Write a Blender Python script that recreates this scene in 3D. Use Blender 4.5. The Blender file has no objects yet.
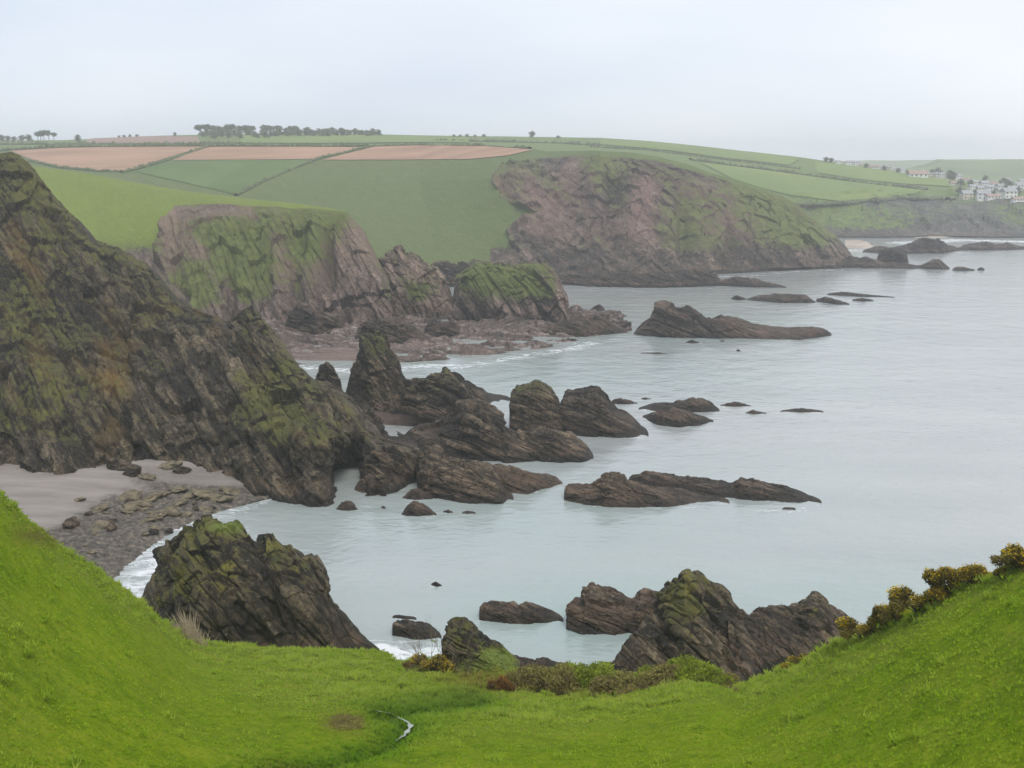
import bpy, math, random
import numpy as np
from mathutils import Vector
from mathutils.bvhtree import BVHTree

random.seed(7)
RNG = np.random.default_rng(7)
SC = bpy.context.scene
COL = SC.collection

# ------------------------------------------------------------------ camera, world, sun, exposure
CAM_Z, F, PITCH = 50.0, 1200.0, math.radians(10.8)
cam_d = bpy.data.cameras.new('camera')
cam = bpy.data.objects.new('camera', cam_d)
COL.objects.link(cam)
cam.location = (0, 0, CAM_Z)
cam.rotation_euler = (math.radians(90) - PITCH, 0, 0)
cam_d.sensor_width = 36.0
cam_d.lens = F / 1024 * 36.0
cam_d.clip_end = 40000
SC.camera = cam

SUN_EL, SUN_AZ = math.radians(62), math.radians(160)     # azimuth clockwise from +Y (view direction)
world = bpy.data.worlds.new('World')
SC.world = world
world.use_nodes = True
wn, wl = world.node_tree.nodes, world.node_tree.links
wn.clear()
w_out = wn.new('ShaderNodeOutputWorld')
w_bg = wn.new('ShaderNodeBackground')
w_bg.inputs['Strength'].default_value = 0.1
w_sky = wn.new('ShaderNodeTexSky')
w_sky.sky_type = 'NISHITA'
w_sky.sun_disc = False
w_sky.sun_elevation = SUN_EL
w_sky.sun_rotation = SUN_AZ
w_sky.dust_density = 3.0
w_tc = wn.new('ShaderNodeTexCoord')
w_map = wn.new('ShaderNodeMapping')
w_map.inputs['Scale'].default_value = (1.2, 1.2, 5.0)
w_noise = wn.new('ShaderNodeTexNoise')
w_noise.inputs['Scale'].default_value = 2.2
w_noise.inputs['Detail'].default_value = 5.0
w_noise.inputs['Roughness'].default_value = 0.45
w_dot = wn.new('ShaderNodeVectorMath'); w_dot.operation = 'DOT_PRODUCT'
w_dot.inputs[1].default_value = (0.80, 0.25, 0.10)
w_add = wn.new('ShaderNodeMath'); w_add.operation = 'MULTIPLY_ADD'
w_add.inputs[1].default_value = 0.62
w_ramp = wn.new('ShaderNodeValToRGB')
w_ramp.color_ramp.elements[0].position = 0.20
w_ramp.color_ramp.elements[0].color = (0.555, 0.64, 0.77, 1)
w_ramp.color_ramp.elements[1].position = 0.95
w_ramp.color_ramp.elements[1].color = (0.84, 0.87, 0.915, 1)
w_scale = wn.new('ShaderNodeVectorMath'); w_scale.operation = 'SCALE'
w_scale.inputs['Scale'].default_value = 8.2             # cloud layer brightness in the sky texture's own unit
w_mix = wn.new('ShaderNodeMix'); w_mix.data_type = 'RGBA'
w_mix.inputs[0].default_value = 0.93
wl.new(w_tc.outputs['Generated'], w_map.inputs['Vector'])
wl.new(w_map.outputs[0], w_noise.inputs['Vector'])
wl.new(w_tc.outputs['Generated'], w_dot.inputs[0])
wl.new(w_dot.outputs['Value'], w_add.inputs[0])
wl.new(w_noise.outputs[0], w_add.inputs[2])
wl.new(w_add.outputs[0], w_ramp.inputs[0])
wl.new(w_ramp.outputs[0], w_scale.inputs[0])
wl.new(w_sky.outputs[0], w_mix.inputs[6])
wl.new(w_scale.outputs[0], w_mix.inputs[7])
wl.new(w_mix.outputs[2], w_bg.inputs['Color'])
wl.new(w_bg.outputs[0], w_out.inputs[0])

sun_d = bpy.data.lights.new('sun', 'SUN')
sun_d.energy = 1.5
sun_d.angle = math.radians(20)
sun_d.color = (1.0, 0.96, 0.9)
sun = bpy.data.objects.new('sun', sun_d)
COL.objects.link(sun)
_to = Vector((math.sin(SUN_AZ) * math.cos(SUN_EL), math.cos(SUN_AZ) * math.cos(SUN_EL), math.sin(SUN_EL)))
sun.rotation_euler = (-_to).to_track_quat('-Z', 'Y').to_euler()

vs = SC.view_settings
vs.view_transform = 'Standard'
vs.look = 'None'
vs.exposure = 0.57
vs.gamma = 1.0
vs.use_curve_mapping = False
SC.cycles.use_denoising = True
SC.cycles.denoising_prefilter = 'ACCURATE'
SC.cycles.max_bounces = 5
SC.cycles.diffuse_bounces = 2
SC.cycles.glossy_bounces = 2
SC.cycles.transmission_bounces = 2
SC.cycles.transparent_max_bounces = 4
SC.cycles.volume_bounces = 2
SC.cycles.caustics_reflective = False
SC.cycles.caustics_refractive = False
HAZE = 0.00035

# ------------------------------------------------------------------ projection helpers
CT, ST = math.cos(PITCH), math.sin(PITCH)


def ray(px, py):
    px, py = np.asarray(px, float), np.asarray(py, float)
    u, v = (px - 512) / F, (384 - py) / F
    return np.stack([u, CT + v * ST, -ST + v * CT], -1)


def P(px, py, d):
    r = ray(px, py)
    return np.array([0, 0, CAM_Z]) + r * (np.asarray(d, float) / r[..., 1])[..., None]


def S(px, py, z=0.0):
    r = ray(px, py)
    return np.array([0, 0, CAM_Z]) + r * ((np.asarray(z, float) - CAM_Z) / np.minimum(r[..., 2], -1e-5))[..., None]


def proj(p):
    q = p - np.array([0, 0, CAM_Z])
    zc = np.maximum(q[..., 1] * CT - q[..., 2] * ST, 0.1)
    yc = q[..., 1] * ST + q[..., 2] * CT
    return 512 + F * q[..., 0] / zc, 384 - F * yc / zc


# ------------------------------------------------------------------ noise (numpy)
def _hash(ix, iy, iz, seed):
    h = (ix.astype(np.uint32) * np.uint32(374761393) + iy.astype(np.uint32) * np.uint32(668265263)
         + iz.astype(np.uint32) * np.uint32(2147483647 - 1013) + np.uint32(seed * 974711 + 12345))
    h = (h ^ (h >> np.uint32(13))) * np.uint32(1274126177)
    h = (h ^ (h >> np.uint32(15))) * np.uint32(2246822519)
    return h ^ (h >> np.uint32(16))


def _r01(h):
    return (h & np.uint32(0xFFFFFF)).astype(np.float64) / 16777215.0


def pnoise(p, seed=0):
    p = np.asarray(p, float)
    i = np.floor(p).astype(np.int64)
    f = p - i
    w = f * f * f * (f * (f * 6 - 15) + 10)
    out = 0
    for dx in (0, 1):
        for dy in (0, 1):
            for dz in (0, 1):
                h = _hash(i[..., 0] + dx, i[..., 1] + dy, i[..., 2] + dz, seed)
                gx = _r01(h) * 2 - 1
                gy = _r01(h * np.uint32(1664525) + np.uint32(1013904223)) * 2 - 1
                gz = _r01(h * np.uint32(22695477) + np.uint32(7)) * 2 - 1
                g = gx * (f[..., 0] - dx) + gy * (f[..., 1] - dy) + gz * (f[..., 2] - dz)
                ww = (w[..., 0] if dx else 1 - w[..., 0]) * (w[..., 1] if dy else 1 - w[..., 1]) * (w[..., 2] if dz else 1 - w[..., 2])
                out = out + g * ww
    return out * 1.5


def fbm(p, octv=4, seed=0, gain=0.5, ridged=False):
    p = np.asarray(p, float)
    a, s, tot = 1.0, 0.0, 0.0
    for k in range(octv):
        n = pnoise(p, seed + k)
        if ridged:
            n = 1 - 2 * np.abs(n)
        s = s + a * n
        tot += a
        a *= gain
        p = p * 2.03 + 17.1
    return s / tot


def facets(p, seed=0):
    """Chiselled planes: each jittered cell carries its own tilt and height."""
    p = np.asarray(p, float)
    i = np.floor(p).astype(np.int64)
    best = np.full(p.shape[:-1], 1e9)
    val = np.zeros(p.shape[:-1])
    for dx in (-1, 0, 1):
        for dy in (-1, 0, 1):
            for dz in (-1, 0, 1):
                c = i + np.array([dx, dy, dz])
                h = _hash(c[..., 0], c[..., 1], c[..., 2], seed)
                h2 = h * np.uint32(1664525) + np.uint32(1013904223)
                h3 = h2 * np.uint32(22695477) + np.uint32(7)
                j = np.stack([_r01(h), _r01(h2 >> np.uint32(3)), _r01(h3 >> np.uint32(5))], -1)
                q = p - (c + j)
                d = (q * q).sum(-1)
                t = np.stack([_r01(h3) - .5, _r01(h >> np.uint32(7)) - .5, _r01(h2) - .5], -1)
                v = (q * t).sum(-1) * 2.0 + (_r01(h2 >> np.uint32(6)) - .5)
                m = d < best
                best = np.where(m, d, best)
                val = np.where(m, v, val)
    return val


def beds(p, n, thick, seed=0, run=7.0, warp=0.7):
    """Offset of each rock bed: sharp across the bedding, slowly changing along it."""
    n = np.array(n, float) / np.linalg.norm(n)
    t1 = np.cross(n, [0.2, 0.1, 1.0]); t1 /= np.linalg.norm(t1)
    t2 = np.cross(n, t1)
    s = (p @ n) / thick + warp * fbm(p / (thick * 9), 3, seed + 1)
    k = np.floor(s)
    f = s - k
    q = np.stack([k * 3.71 + 0.37, (p @ t1) / (thick * run), (p @ t2) / (thick * run)], -1)
    v = pnoise(q, seed)
    groove = np.minimum(f, 1 - f)
    return v - 0.35 * np.exp(-(groove / 0.09) ** 2), v


def smooth(a, b, x):
    t = np.clip((x - a) / (b - a), 0, 1)
    return t * t * (3 - 2 * t)


def unit(v):
    v = np.array(v, float)
    return v / np.linalg.norm(v)


def strata_coord(p, n, along=0.22, across=1.0):
    n = unit(n)
    dot = (p * n).sum(-1, keepdims=True)
    return p * along + n * dot * (across - along)


def in_poly(px, py, poly):
    inside = np.zeros(px.shape, bool)
    k = len(poly)
    for a in range(k):
        x0, y0 = poly[a]
        x1, y1 = poly[(a + 1) % k]
        c = ((y0 > py) != (y1 > py)) & (px < (x1 - x0) * (py - y0) / ((y1 - y0) + 1e-12) + x0)
        inside ^= c
    return inside


# ------------------------------------------------------------------ mesh helpers
def tag(o, label=None, cat=None, group=None, kind=None):
    for k, v in (('label', label), ('category', cat), ('group', group), ('kind', kind)):
        if v:
            o[k] = v
    return o


def make_mesh(name, verts, faces, mat=None, parent=None, attrs=None, smooth_shade=False, origin=None):
    verts = np.asarray(verts, float).reshape(-1, 3)
    if origin is not None:
        verts = verts - np.asarray(origin, float)
    me = bpy.data.meshes.new(name)
    faces = np.asarray(faces)
    nf, k = faces.shape
    me.vertices.add(len(verts))
    me.vertices.foreach_set('co', verts.astype(np.float32).ravel())
    me.loops.add(nf * k)
    me.loops.foreach_set('vertex_index', faces.astype(np.int32).ravel())
    me.polygons.add(nf)
    me.polygons.foreach_set('loop_start', np.arange(0, nf * k, k, dtype=np.int32))
    me.polygons.foreach_set('loop_total', np.full(nf, k, dtype=np.int32))
    me.polygons.foreach_set('use_smooth', np.full(nf, smooth_shade, dtype=bool))
    me.update(calc_edges=True)
    for an, av in (attrs or {}).items():
        a = me.attributes.new(an, 'FLOAT', 'POINT')
        a.data.foreach_set('value', np.asarray(av, np.float32).ravel())
    if mat:
        me.materials.append(mat)
    o = bpy.data.objects.new(name, me)
    COL.objects.link(o)
    if origin is not None:
        o.location = origin
    if parent:
        o.parent = parent
    return o


def grid_faces(nv, nu):
    i = np.arange(nv * nu).reshape(nv, nu)
    return np.stack([i[:-1, :-1], i[:-1, 1:], i[1:, 1:], i[1:, :-1]], -1).reshape(-1, 4)


def grid_normals(g):
    du = np.gradient(g, axis=1)
    dv = np.gradient(g, axis=0)
    n = np.cross(du, dv)
    return n / np.maximum(np.linalg.norm(n, axis=-1, keepdims=True), 1e-9)


def resample(pts, n, t=None):
    pts = np.asarray(pts, float)
    k = np.linspace(0, 1, len(pts))
    t = np.linspace(0, 1, n) if t is None else t
    return np.stack([np.interp(t, k, pts[:, c]) for c in range(pts.shape[1])], -1)


def catmull(rows, nv):
    """rows: (R, nu, 3) -> (nv, nu, 3), spaced by row length."""
    R = np.asarray(rows)
    L = np.r_[0, np.cumsum(np.linalg.norm(np.diff(R, axis=0), axis=-1).mean(1))]
    t = np.linspace(0, L[-1], nv)
    out = np.empty((nv,) + R.shape[1:])
    for k, tt in enumerate(t):
        j = min(np.searchsorted(L, tt, 'right') - 1, len(R) - 2)
        s = (tt - L[j]) / max(L[j + 1] - L[j], 1e-9)
        p1, p2 = R[j], R[j + 1]
        p0, p3 = R[max(j - 1, 0)], R[min(j + 2, len(R) - 1)]
        out[k] = 0.5 * (2 * p1 + (p2 - p0) * s + (2 * p0 - 5 * p1 + 4 * p2 - p3) * s ** 2 + (3 * p1 - p0 - 3 * p2 + p3) * s ** 3) * 0.5 \
            + 0.5 * (p1 * (1 - s) + p2 * s)
    return out


TERRAIN = {}


def register(key, g):
    nv, nu, _ = g.shape
    TERRAIN[key] = BVHTree.FromPolygons([tuple(v) for v in g.reshape(-1, 3)], [tuple(f) for f in grid_faces(nv, nu)])


def hit(px, py, keys=None):
    r = ray(px, py)
    best = None
    for k in (keys or TERRAIN):
        loc, _, _, dist = TERRAIN[k].ray_cast(Vector((0, 0, CAM_Z)), Vector(r))
        if loc is not None and (best is None or dist < best[1]):
            best = (np.array(loc), dist)
    return None if best is None else best[0]


def ground_z(x, y, keys):
    for k in keys:
        loc, *_ = TERRAIN[k].ray_cast(Vector((x, y, 300)), Vector((0, 0, -1)))
        if loc is not None:
            return loc.z
    return 0.0


# ------------------------------------------------------------------ materials
class Mat:
    def __init__(self, name, rough=0.9, spec=0.25):
        self.m = bpy.data.materials.new(name)
        self.m.use_nodes = True
        self.n, self.l = self.m.node_tree.nodes, self.m.node_tree.links
        self.b = self.n['Principled BSDF']
        self.b.inputs['Roughness'].default_value = rough
        self.b.inputs['Specular IOR Level'].default_value = spec
        self.pos = self.n.new('ShaderNodeNewGeometry').outputs['Position']

    def lk(self, a, b):
        self.l.new(a, b)

    def math(self, op, a, b=0.0, c=0.0, clamp=False):
        x = self.n.new('ShaderNodeMath'); x.operation = op; x.use_clamp = clamp
        for i, v in enumerate((a, b, c)):
            if hasattr(v, 'is_output'):
                self.lk(v, x.inputs[i])
            else:
                x.inputs[i].default_value = v
        return x.outputs[0]

    def noise(self, vec, scale, detail=5, rough=0.55, dist=0.0):
        x = self.n.new('ShaderNodeTexNoise')
        x.inputs['Scale'].default_value = scale
        x.inputs['Detail'].default_value = detail
        x.inputs['Roughness'].default_value = rough
        x.inputs['Distortion'].default_value = dist
        self.lk(vec, x.inputs['Vector'])
        return x.outputs[0]

    def mapped(self, vec, scale=(1, 1, 1), rot=(0, 0, 0)):
        x = self.n.new('ShaderNodeMapping')
        x.inputs['Scale'].default_value = scale
        x.inputs['Rotation'].default_value = rot
        self.lk(vec, x.inputs['Vector'])
        return x.outputs[0]

    def ramp(self, fac, stops):
        x = self.n.new('ShaderNodeValToRGB')
        e = x.color_ramp.elements
        while len(e) < len(stops):
            e.new(0.5)
        for i, (p, c) in enumerate(stops):
            e[i].position = p
            e[i].color = (*c, 1) if len(c) == 3 else c
        self.lk(fac, x.inputs[0])
        return x.outputs[0]

    def mix(self, fac, a, b, blend='MIX'):
        x = self.n.new('ShaderNodeMix'); x.data_type = 'RGBA'; x.blend_type = blend
        for i, v in ((0, fac), (6, a), (7, b)):
            if hasattr(v, 'is_output'):
                self.lk(v, x.inputs[i])
            else:
                x.inputs[i].default_value = v if i == 0 else (*v, 1)
        return x.outputs[2]

    def attr(self, name):
        x = self.n.new('ShaderNodeAttribute'); x.attribute_name = name
        return x.outputs['Fac']

    def vmath(self, op, a, b):
        x = self.n.new('ShaderNodeVectorMath'); x.operation = op
        for i, v in enumerate((a, b)):
            if hasattr(v, 'is_output'):
                self.lk(v, x.inputs[i])
            elif op == 'SCALE' and i == 1:
                x.inputs['Scale'].default_value = v
            else:
                x.inputs[i].default_value = v
        return x.outputs['Value'] if op == 'DOT_PRODUCT' else x.outputs[0]

    def strata(self, n, along, across):
        n = unit(n)
        dot = self.vmath('DOT_PRODUCT', self.pos, tuple(n))
        comb = self.n.new('ShaderNodeVectorMath'); comb.operation = 'SCALE'
        comb.inputs[0].default_value = tuple(n * (across - along))
        self.lk(dot, comb.inputs['Scale'])
        return self.vmath('ADD', self.vmath('SCALE', self.pos, along), comb.outputs[0])

    def zpos(self):
        x = self.n.new('ShaderNodeSeparateXYZ')
        self.lk(self.pos, x.inputs[0])
        return x.outputs[2]

    def color(self, c):
        if hasattr(c, 'is_output'):
            self.lk(c, self.b.inputs['Base Color'])
        else:
            self.b.inputs['Base Color'].default_value = (*c, 1)

    def thin(self, c):
        d, t, x = (self.n.new('ShaderNodeBsdf' + k) for k in ('Diffuse', 'Translucent', 'Diffuse'))
        self.n.remove(x)
        x = self.n.new('ShaderNodeMixShader')
        x.inputs[0].default_value = 0.45
        for q in (d, t):
            self.lk(c, q.inputs['Color'])
        self.lk(d.outputs[0], x.inputs[1])
        self.lk(t.outputs[0], x.inputs[2])
        self.lk(x.outputs[0], self.n['Material Output'].inputs['Surface'])
        self.n.remove(self.b)

    def bump(self, h, strength=0.5, dist=0.3):
        x = self.n.new('ShaderNodeBump')
        x.inputs['Strength'].default_value = strength
        x.inputs['Distance'].default_value = dist
        self.lk(h, x.inputs['Height'])
        self.lk(x.outputs[0], self.b.inputs['Normal'])


def rock_mat(name, n, along, across, dark, mid, light, veg_a, veg_b, tide=True, earth=(0.16, 0.09, 0.05), bump=0.6, bdist=0.5, spot=1.0, tide_top=2.6, lawn=(0.17, 0.215, 0.03)):
    m = Mat(name, 0.85, 0.3)
    sc = m.strata(n, along, across)
    a = m.noise(sc, 1.0, 8, 0.62, 0.3)
    b = m.noise(m.pos, 0.09, 4, 0.55)
    c = m.noise(m.pos, 0.9 * spot, 6, 0.65)
    a2 = m.noise(m.strata(n, along * 0.3, across * 1.9), 1.0, 6, 0.6, 0.2)
    f = m.math('ADD', m.math('ADD', m.math('MULTIPLY', a, 0.36), m.math('MULTIPLY', a2, 0.24)), m.math('MULTIPLY', c, 0.40))
    f = m.math('ADD', f, m.math('MULTIPLY', m.attr('tone'), 0.13))
    col = m.ramp(f, [(0.40, dark), (0.49, mid), (0.565, light), (0.66, tuple(min(1, x * 1.8) for x in light))])
    # open joints along the beds, speckle of lichen and grit
    j = m.noise(m.strata(n, along * 1.6, across * 1.9), 1.0, 5, 0.6, 0.4)
    j = m.math('MULTIPLY', m.math('ABSOLUTE', m.math('SUBTRACT', j, 0.5)), 22.0, clamp=True)
    col = m.mix(m.math('SUBTRACT', 0.6, m.math('MULTIPLY', j, 0.6)), col, tuple(x * 0.45 for x in dark))
    grit = m.noise(m.pos, 3.2 * spot, 4, 0.7)
    col = m.mix(1.0, col, m.ramp(grit, [(0.36, (0.5, 0.5, 0.5)), (0.5, (0.95, 0.95, 0.95)), (0.66, (1.75, 1.7, 1.62))]), 'MULTIPLY')
    col = m.mix(m.math('MULTIPLY', m.math('SUBTRACT', b, 0.42), 2.2, clamp=True), col, m.mix(0.5, col, dark))
    if tide:
        # splash zone: black lichen above, brown weed below
        z = m.math('ADD', m.zpos(), m.math('MULTIPLY', m.math('SUBTRACT', c, 0.5), 3.0))
        lo = m.math('SUBTRACT', 1.0, m.math('DIVIDE', m.math('SUBTRACT', z, tide_top - 0.8), 1.2), clamp=True)
        col = m.mix(m.math('MULTIPLY', lo, 0.55), col, m.mix(m.math('GREATER_THAN', a, 0.52), (0.05, 0.036, 0.026), (0.13, 0.085, 0.06)))
    wet = m.math('SUBTRACT', 1.0, m.math('MULTIPLY', m.math('SUBTRACT', m.math('ADD', m.zpos(), m.math('MULTIPLY', m.math('SUBTRACT', c, 0.5), 1.6)), 0.8), 2.0), clamp=True)
    col = m.mix(m.math('MULTIPLY', wet, 0.8 if tide else 0.0), col, (0.016, 0.014, 0.012))
    pale = m.math('MULTIPLY', m.math('SUBTRACT', m.noise(m.pos, 1.5 * spot, 4, 0.75), 0.645), 14.0, clamp=True)
    col = m.mix(m.math('MULTIPLY', pale, 0.55), col, (0.34, 0.315, 0.28))
    er = m.attr('earth')
    col = m.mix(m.math('MULTIPLY', er, m.math('ADD', 0.45, m.math('MULTIPLY', c, 0.9)), clamp=True), col, earth)
    vg = m.attr('veg')
    v = m.math('ADD', vg, m.math('ADD', m.math('MULTIPLY', m.math('SUBTRACT', c, 0.5), 1.5), m.math('MULTIPLY', m.math('SUBTRACT', grit, 0.5), 0.9)))
    v = m.math('MULTIPLY', m.math('SUBTRACT', v, 0.35), 3.0, clamp=True)
    gcol = m.mix(m.math('MULTIPLY', m.math('SUBTRACT', m.noise(m.pos, 0.35, 5, 0.6), 0.35), 3.0, clamp=True), veg_a, veg_b)
    col = m.mix(v, col, gcol)
    col = m.mix(m.math('MULTIPLY', m.attr('lawn'), v), col, m.mix(m.math('MULTIPLY', b, 1.0), lawn, tuple(x * 0.8 for x in lawn)))
    m.color(col)
    m.bump(m.math('ADD', m.math('ADD', a, m.math('MULTIPLY', c, 0.5)), m.math('MULTIPLY', j, 0.25)), bump, bdist)
    return m.m


def plain_noise(name, c0, c1, scale, rough=0.9, detail=5, bump=0.0, bscale=None, lo=0.35, hi=0.65, stretch=(1, 1, 1), spec=0.2):
    m = Mat(name, rough, spec)
    v = m.mapped(m.pos, stretch)
    f = m.noise(v, scale, detail, 0.6)
    m.color(m.ramp(f, [(lo, c0), (hi, c1)]))
    if bump:
        m.bump(m.noise(v, bscale or scale * 3, 5, 0.6), bump, 0.2)
    return m.m


MAT = {}
STR_NEAR = (0.80, 0.25, 0.55)
STR_SLAB = (0.42, 0.30, 0.86)
MAT['near_cliff'] = rock_mat('near_cliff_rock', STR_NEAR, 0.12, 0.75, (0.011, 0.009, 0.006), (0.044, 0.033, 0.021), (0.115, 0.090, 0.057),
                             (0.05, 0.052, 0.013), (0.115, 0.108, 0.022), earth=(0.20, 0.12, 0.03), bdist=0.9)
MAT['mid_cliff'] = rock_mat('mid_cliff_rock', (0.7, 0.2, 0.35), 0.10, 0.35, (0.040, 0.030, 0.027), (0.115, 0.082, 0.066), (0.22, 0.16, 0.13),
                            (0.075, 0.090, 0.022), (0.13, 0.148, 0.035), earth=(0.20, 0.145, 0.10), bdist=1.2)
MAT['far_cliff'] = rock_mat('far_cliff_rock', (0.7, 0.2, 0.7), 0.07, 0.22, (0.042, 0.034, 0.028), (0.098, 0.074, 0.058), (0.17, 0.125, 0.098),
                            (0.085, 0.10, 0.03), (0.14, 0.155, 0.045), lawn=(0.115, 0.15, 0.045), earth=(0.25, 0.15, 0.125), bdist=1.5, spot=0.5)
MAT['coast'] = rock_mat('village_coast_ground', (0.6, 0.2, 0.7), 0.05, 0.15, (0.05, 0.05, 0.045), (0.085, 0.08, 0.07), (0.13, 0.12, 0.1),
                        (0.09, 0.135, 0.03), (0.15, 0.19, 0.045), earth=(0.05, 0.062, 0.034), bdist=1.0, spot=0.25)
MAT['rock'] = rock_mat('shore_rock', STR_SLAB, 0.25, 1.5, (0.010, 0.008, 0.005), (0.036, 0.026, 0.017), (0.118, 0.088, 0.057),
                       (0.05, 0.055, 0.014), (0.10, 0.095, 0.022), earth=(0.13, 0.085, 0.06), bdist=0.35)
MAT['rock_mossy'] = rock_mat('mossy_cove_rock', (0.75, 0.3, 0.6), 0.25, 1.3, (0.007, 0.006, 0.004), (0.028, 0.021, 0.013), (0.092, 0.071, 0.044),
                             (0.04, 0.042, 0.011), (0.135, 0.118, 0.019), lawn=(0.115, 0.15, 0.02), earth=(0.15, 0.11, 0.02), bdist=0.3)
MAT['rock_dark'] = rock_mat('dark_reef_rock', STR_SLAB, 0.2, 1.0, (0.010, 0.008, 0.006), (0.026, 0.019, 0.014), (0.082, 0.061, 0.044),
                            (0.05, 0.055, 0.02), (0.09, 0.09, 0.03), earth=(0.13, 0.08, 0.06), bdist=0.4)

# ------------------------------------------------------------------ SEA
WASH = []


def build_sea():
    pys = np.r_[np.linspace(172.6, 200, 60), np.linspace(200.8, 720, 420), np.linspace(724, 900, 16)]
    pxs = np.r_[np.linspace(-900, -120, 12), np.linspace(-110, 1130, 620), np.linspace(1150, 1900, 12)]
    X, Y = np.meshgrid(pxs, pys)
    g = S(X, Y, 0.0)
    # foam along the shore: polylines in metres, widths in metres
    foam = np.zeros(X.shape)
    lines = [
        ([(112, 578), (128, 560), (150, 545), (175, 530), (205, 520), (240, 508), (262, 500)], 4.0, 0.85),
        ([(132, 600), (148, 577), (170, 556), (205, 536)], 7.5, 1.0), ([(150, 610), (170, 580), (200, 550)], 8.0, 0.85),
        ([(300, 367), (360, 371), (420, 366), (470, 366), (520, 357), (560, 351), (590, 343)], 6.0, 0.9),
        ([(500, 360), (560, 352), (590, 338)], 9.0, 0.6),
        ([(600, 322), (632, 330)], 4.0, 0.8),
        ([(380, 648), (400, 655), (430, 650)], 2.5, 1.2), ([(396, 640), (440, 643)], 1.5, 0.8),
        ([(640, 500), (690, 500), (735, 503)], 1.8, 0.8), ([(760, 511), (800, 509)], 2.0, 0.8),
        ([(500, 512), (540, 514)], 1.2, 0.5), ([(540, 515), (470, 515)], 0.8, 0.5),
        ([(690, 426), (722, 421)], 1.5, 0.7), ([(745, 414), (830, 412)], 1.6, 0.45),
        ([(700, 277), (750, 276), (800, 271), (840, 270)], 5.0, 0.8), ([(560, 333), (600, 336)], 4.0, 0.6),
        ([(905, 243), (960, 240), (1030, 242)], 18.0, 1.1), ([(850, 250), (872, 252)], 14.0, 0.9),
        ([(880, 258), (960, 258)], 12.0, 0.5), ([(960, 253), (1030, 251)], 6.0, 0.7),
        ([(660, 340), (830, 342)], 2.0, 0.45), ([(620, 326), (650, 338)], 3.0, 0.6),
        ([(820, 299), (900, 300)], 5.0, 0.35), ([(400, 385), (300, 386)], 3.0, 0.3),
    ]
    xy = g[..., :2]
    for pts, w, s in lines:
        q = S(*np.array(pts, float).T)[:, :2]
        dmin = np.full(X.shape, 1e9)
        for a, b in zip(q[:-1], q[1:]):
            ab = b - a
            t = np.clip(((xy - a) @ ab) / (ab @ ab), 0, 1)
            dmin = np.minimum(dmin, np.linalg.norm(xy - (a + t[..., None] * ab), axis=-1))
        foam = np.maximum(foam, s * np.exp(-(dmin / w) ** 2))
    for q, s in WASH:
        lo, hi = q.min(0) - 6, q.max(0) + 6
        sel = (xy[..., 0] > lo[0]) & (xy[..., 0] < hi[0]) & (xy[..., 1] > lo[1]) & (xy[..., 1] < hi[1])
        if not sel.any():
            continue
        pp = xy[sel]
        dmin = np.full(len(pp), 1e9)
        for a, b in zip(q[:-1], q[1:]):
            ab = b - a
            t = np.clip(((pp - a) @ ab) / (ab @ ab + 1e-9), 0, 1)
            dmin = np.minimum(dmin, np.linalg.norm(pp - (a + t[:, None] * ab), axis=-1))
        foam[sel] = np.maximum(foam[sel], s * np.exp(-(dmin / (0.5 + q[:, 1].mean() * 0.004)) ** 2))
    shallow = np.zeros(X.shape)
    for cx, cy, rx, ry, s in ((330, 600, 230, 60, 0.35), (620, 620, 230, 60, 0.85), (560, 375, 240, 30, 0.6), (850, 600, 240, 50, 0.6), (640, 330, 260, 25, 0.5),
                              (520, 520, 300, 60, 0.5), (180, 540, 90, 50, 0.15)):
        shallow = np.maximum(shallow, s * np.exp(-(((X - cx) / rx) ** 2 + ((Y - cy) / ry) ** 2)))
    m = Mat('sea_water', 0.16, 0.5)
    p = m.pos
    w0 = m.noise(m.mapped(p, (0.35, 1.0, 1), (0, 0, 0.35)), 0.05, 4, 0.55)
    deep = m.mix(m.math('MULTIPLY', m.math('SUBTRACT', w0, 0.35), 3.0, clamp=True), (0.30, 0.318, 0.312), (0.365, 0.377, 0.367))
    col = m.mix(m.math('MULTIPLY', m.attr('shallow'), m.math('ADD', 0.5, m.math('MULTIPLY', w0, 0.8)), clamp=True), deep, (0.25, 0.335, 0.31))
    fn = m.noise(m.mapped(p, (0.5, 1.0, 1), (0, 0, 0.4)), 0.55, 7, 0.72, 1.2)
    fm = m.math('MULTIPLY', m.math('SUBTRACT', m.math('ADD', m.math('MULTIPLY', m.attr('foam'), 0.36), m.math('MULTIPLY', fn, 1.0)), 0.78), 6.0, clamp=True)
    fm = m.math('MULTIPLY', fm, m.math('MULTIPLY', m.attr('foam'), 4.0, clamp=True))
    fm = m.math('MULTIPLY', fm, 0.85)
    m.color(m.mix(fm, col, (0.75, 0.77, 0.78)))
    m.lk(m.math('ADD', 0.12, m.math('MULTIPLY', fm, 0.6)), m.b.inputs['Roughness'])
    h = m.math('ADD', m.noise(m.mapped(p, (0.55, 1.0, 1), (0, 0, 0.5)), 0.8, 4, 0.6), m.math('MULTIPLY', m.noise(p, 0.16, 3, 0.5), 2.5))
    m.bump(h, 0.45, 0.25)
    o = make_mesh('sea', g, grid_faces(*X.shape), m.m, attrs={'foam': foam, 'shallow': shallow}, smooth_shade=True)
    tag(o, 'pale grey green sea with white surf along the shore', kind='structure')



# ------------------------------------------------------------------ LOFTED TERRAIN
def loft(rows, nu, nv):
    R = []
    for r in rows:
        a = np.array([P(*q) for q in r]) if not isinstance(r, np.ndarray) else r
        R.append(resample(a, nu))
    return catmull(R, nv)


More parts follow.
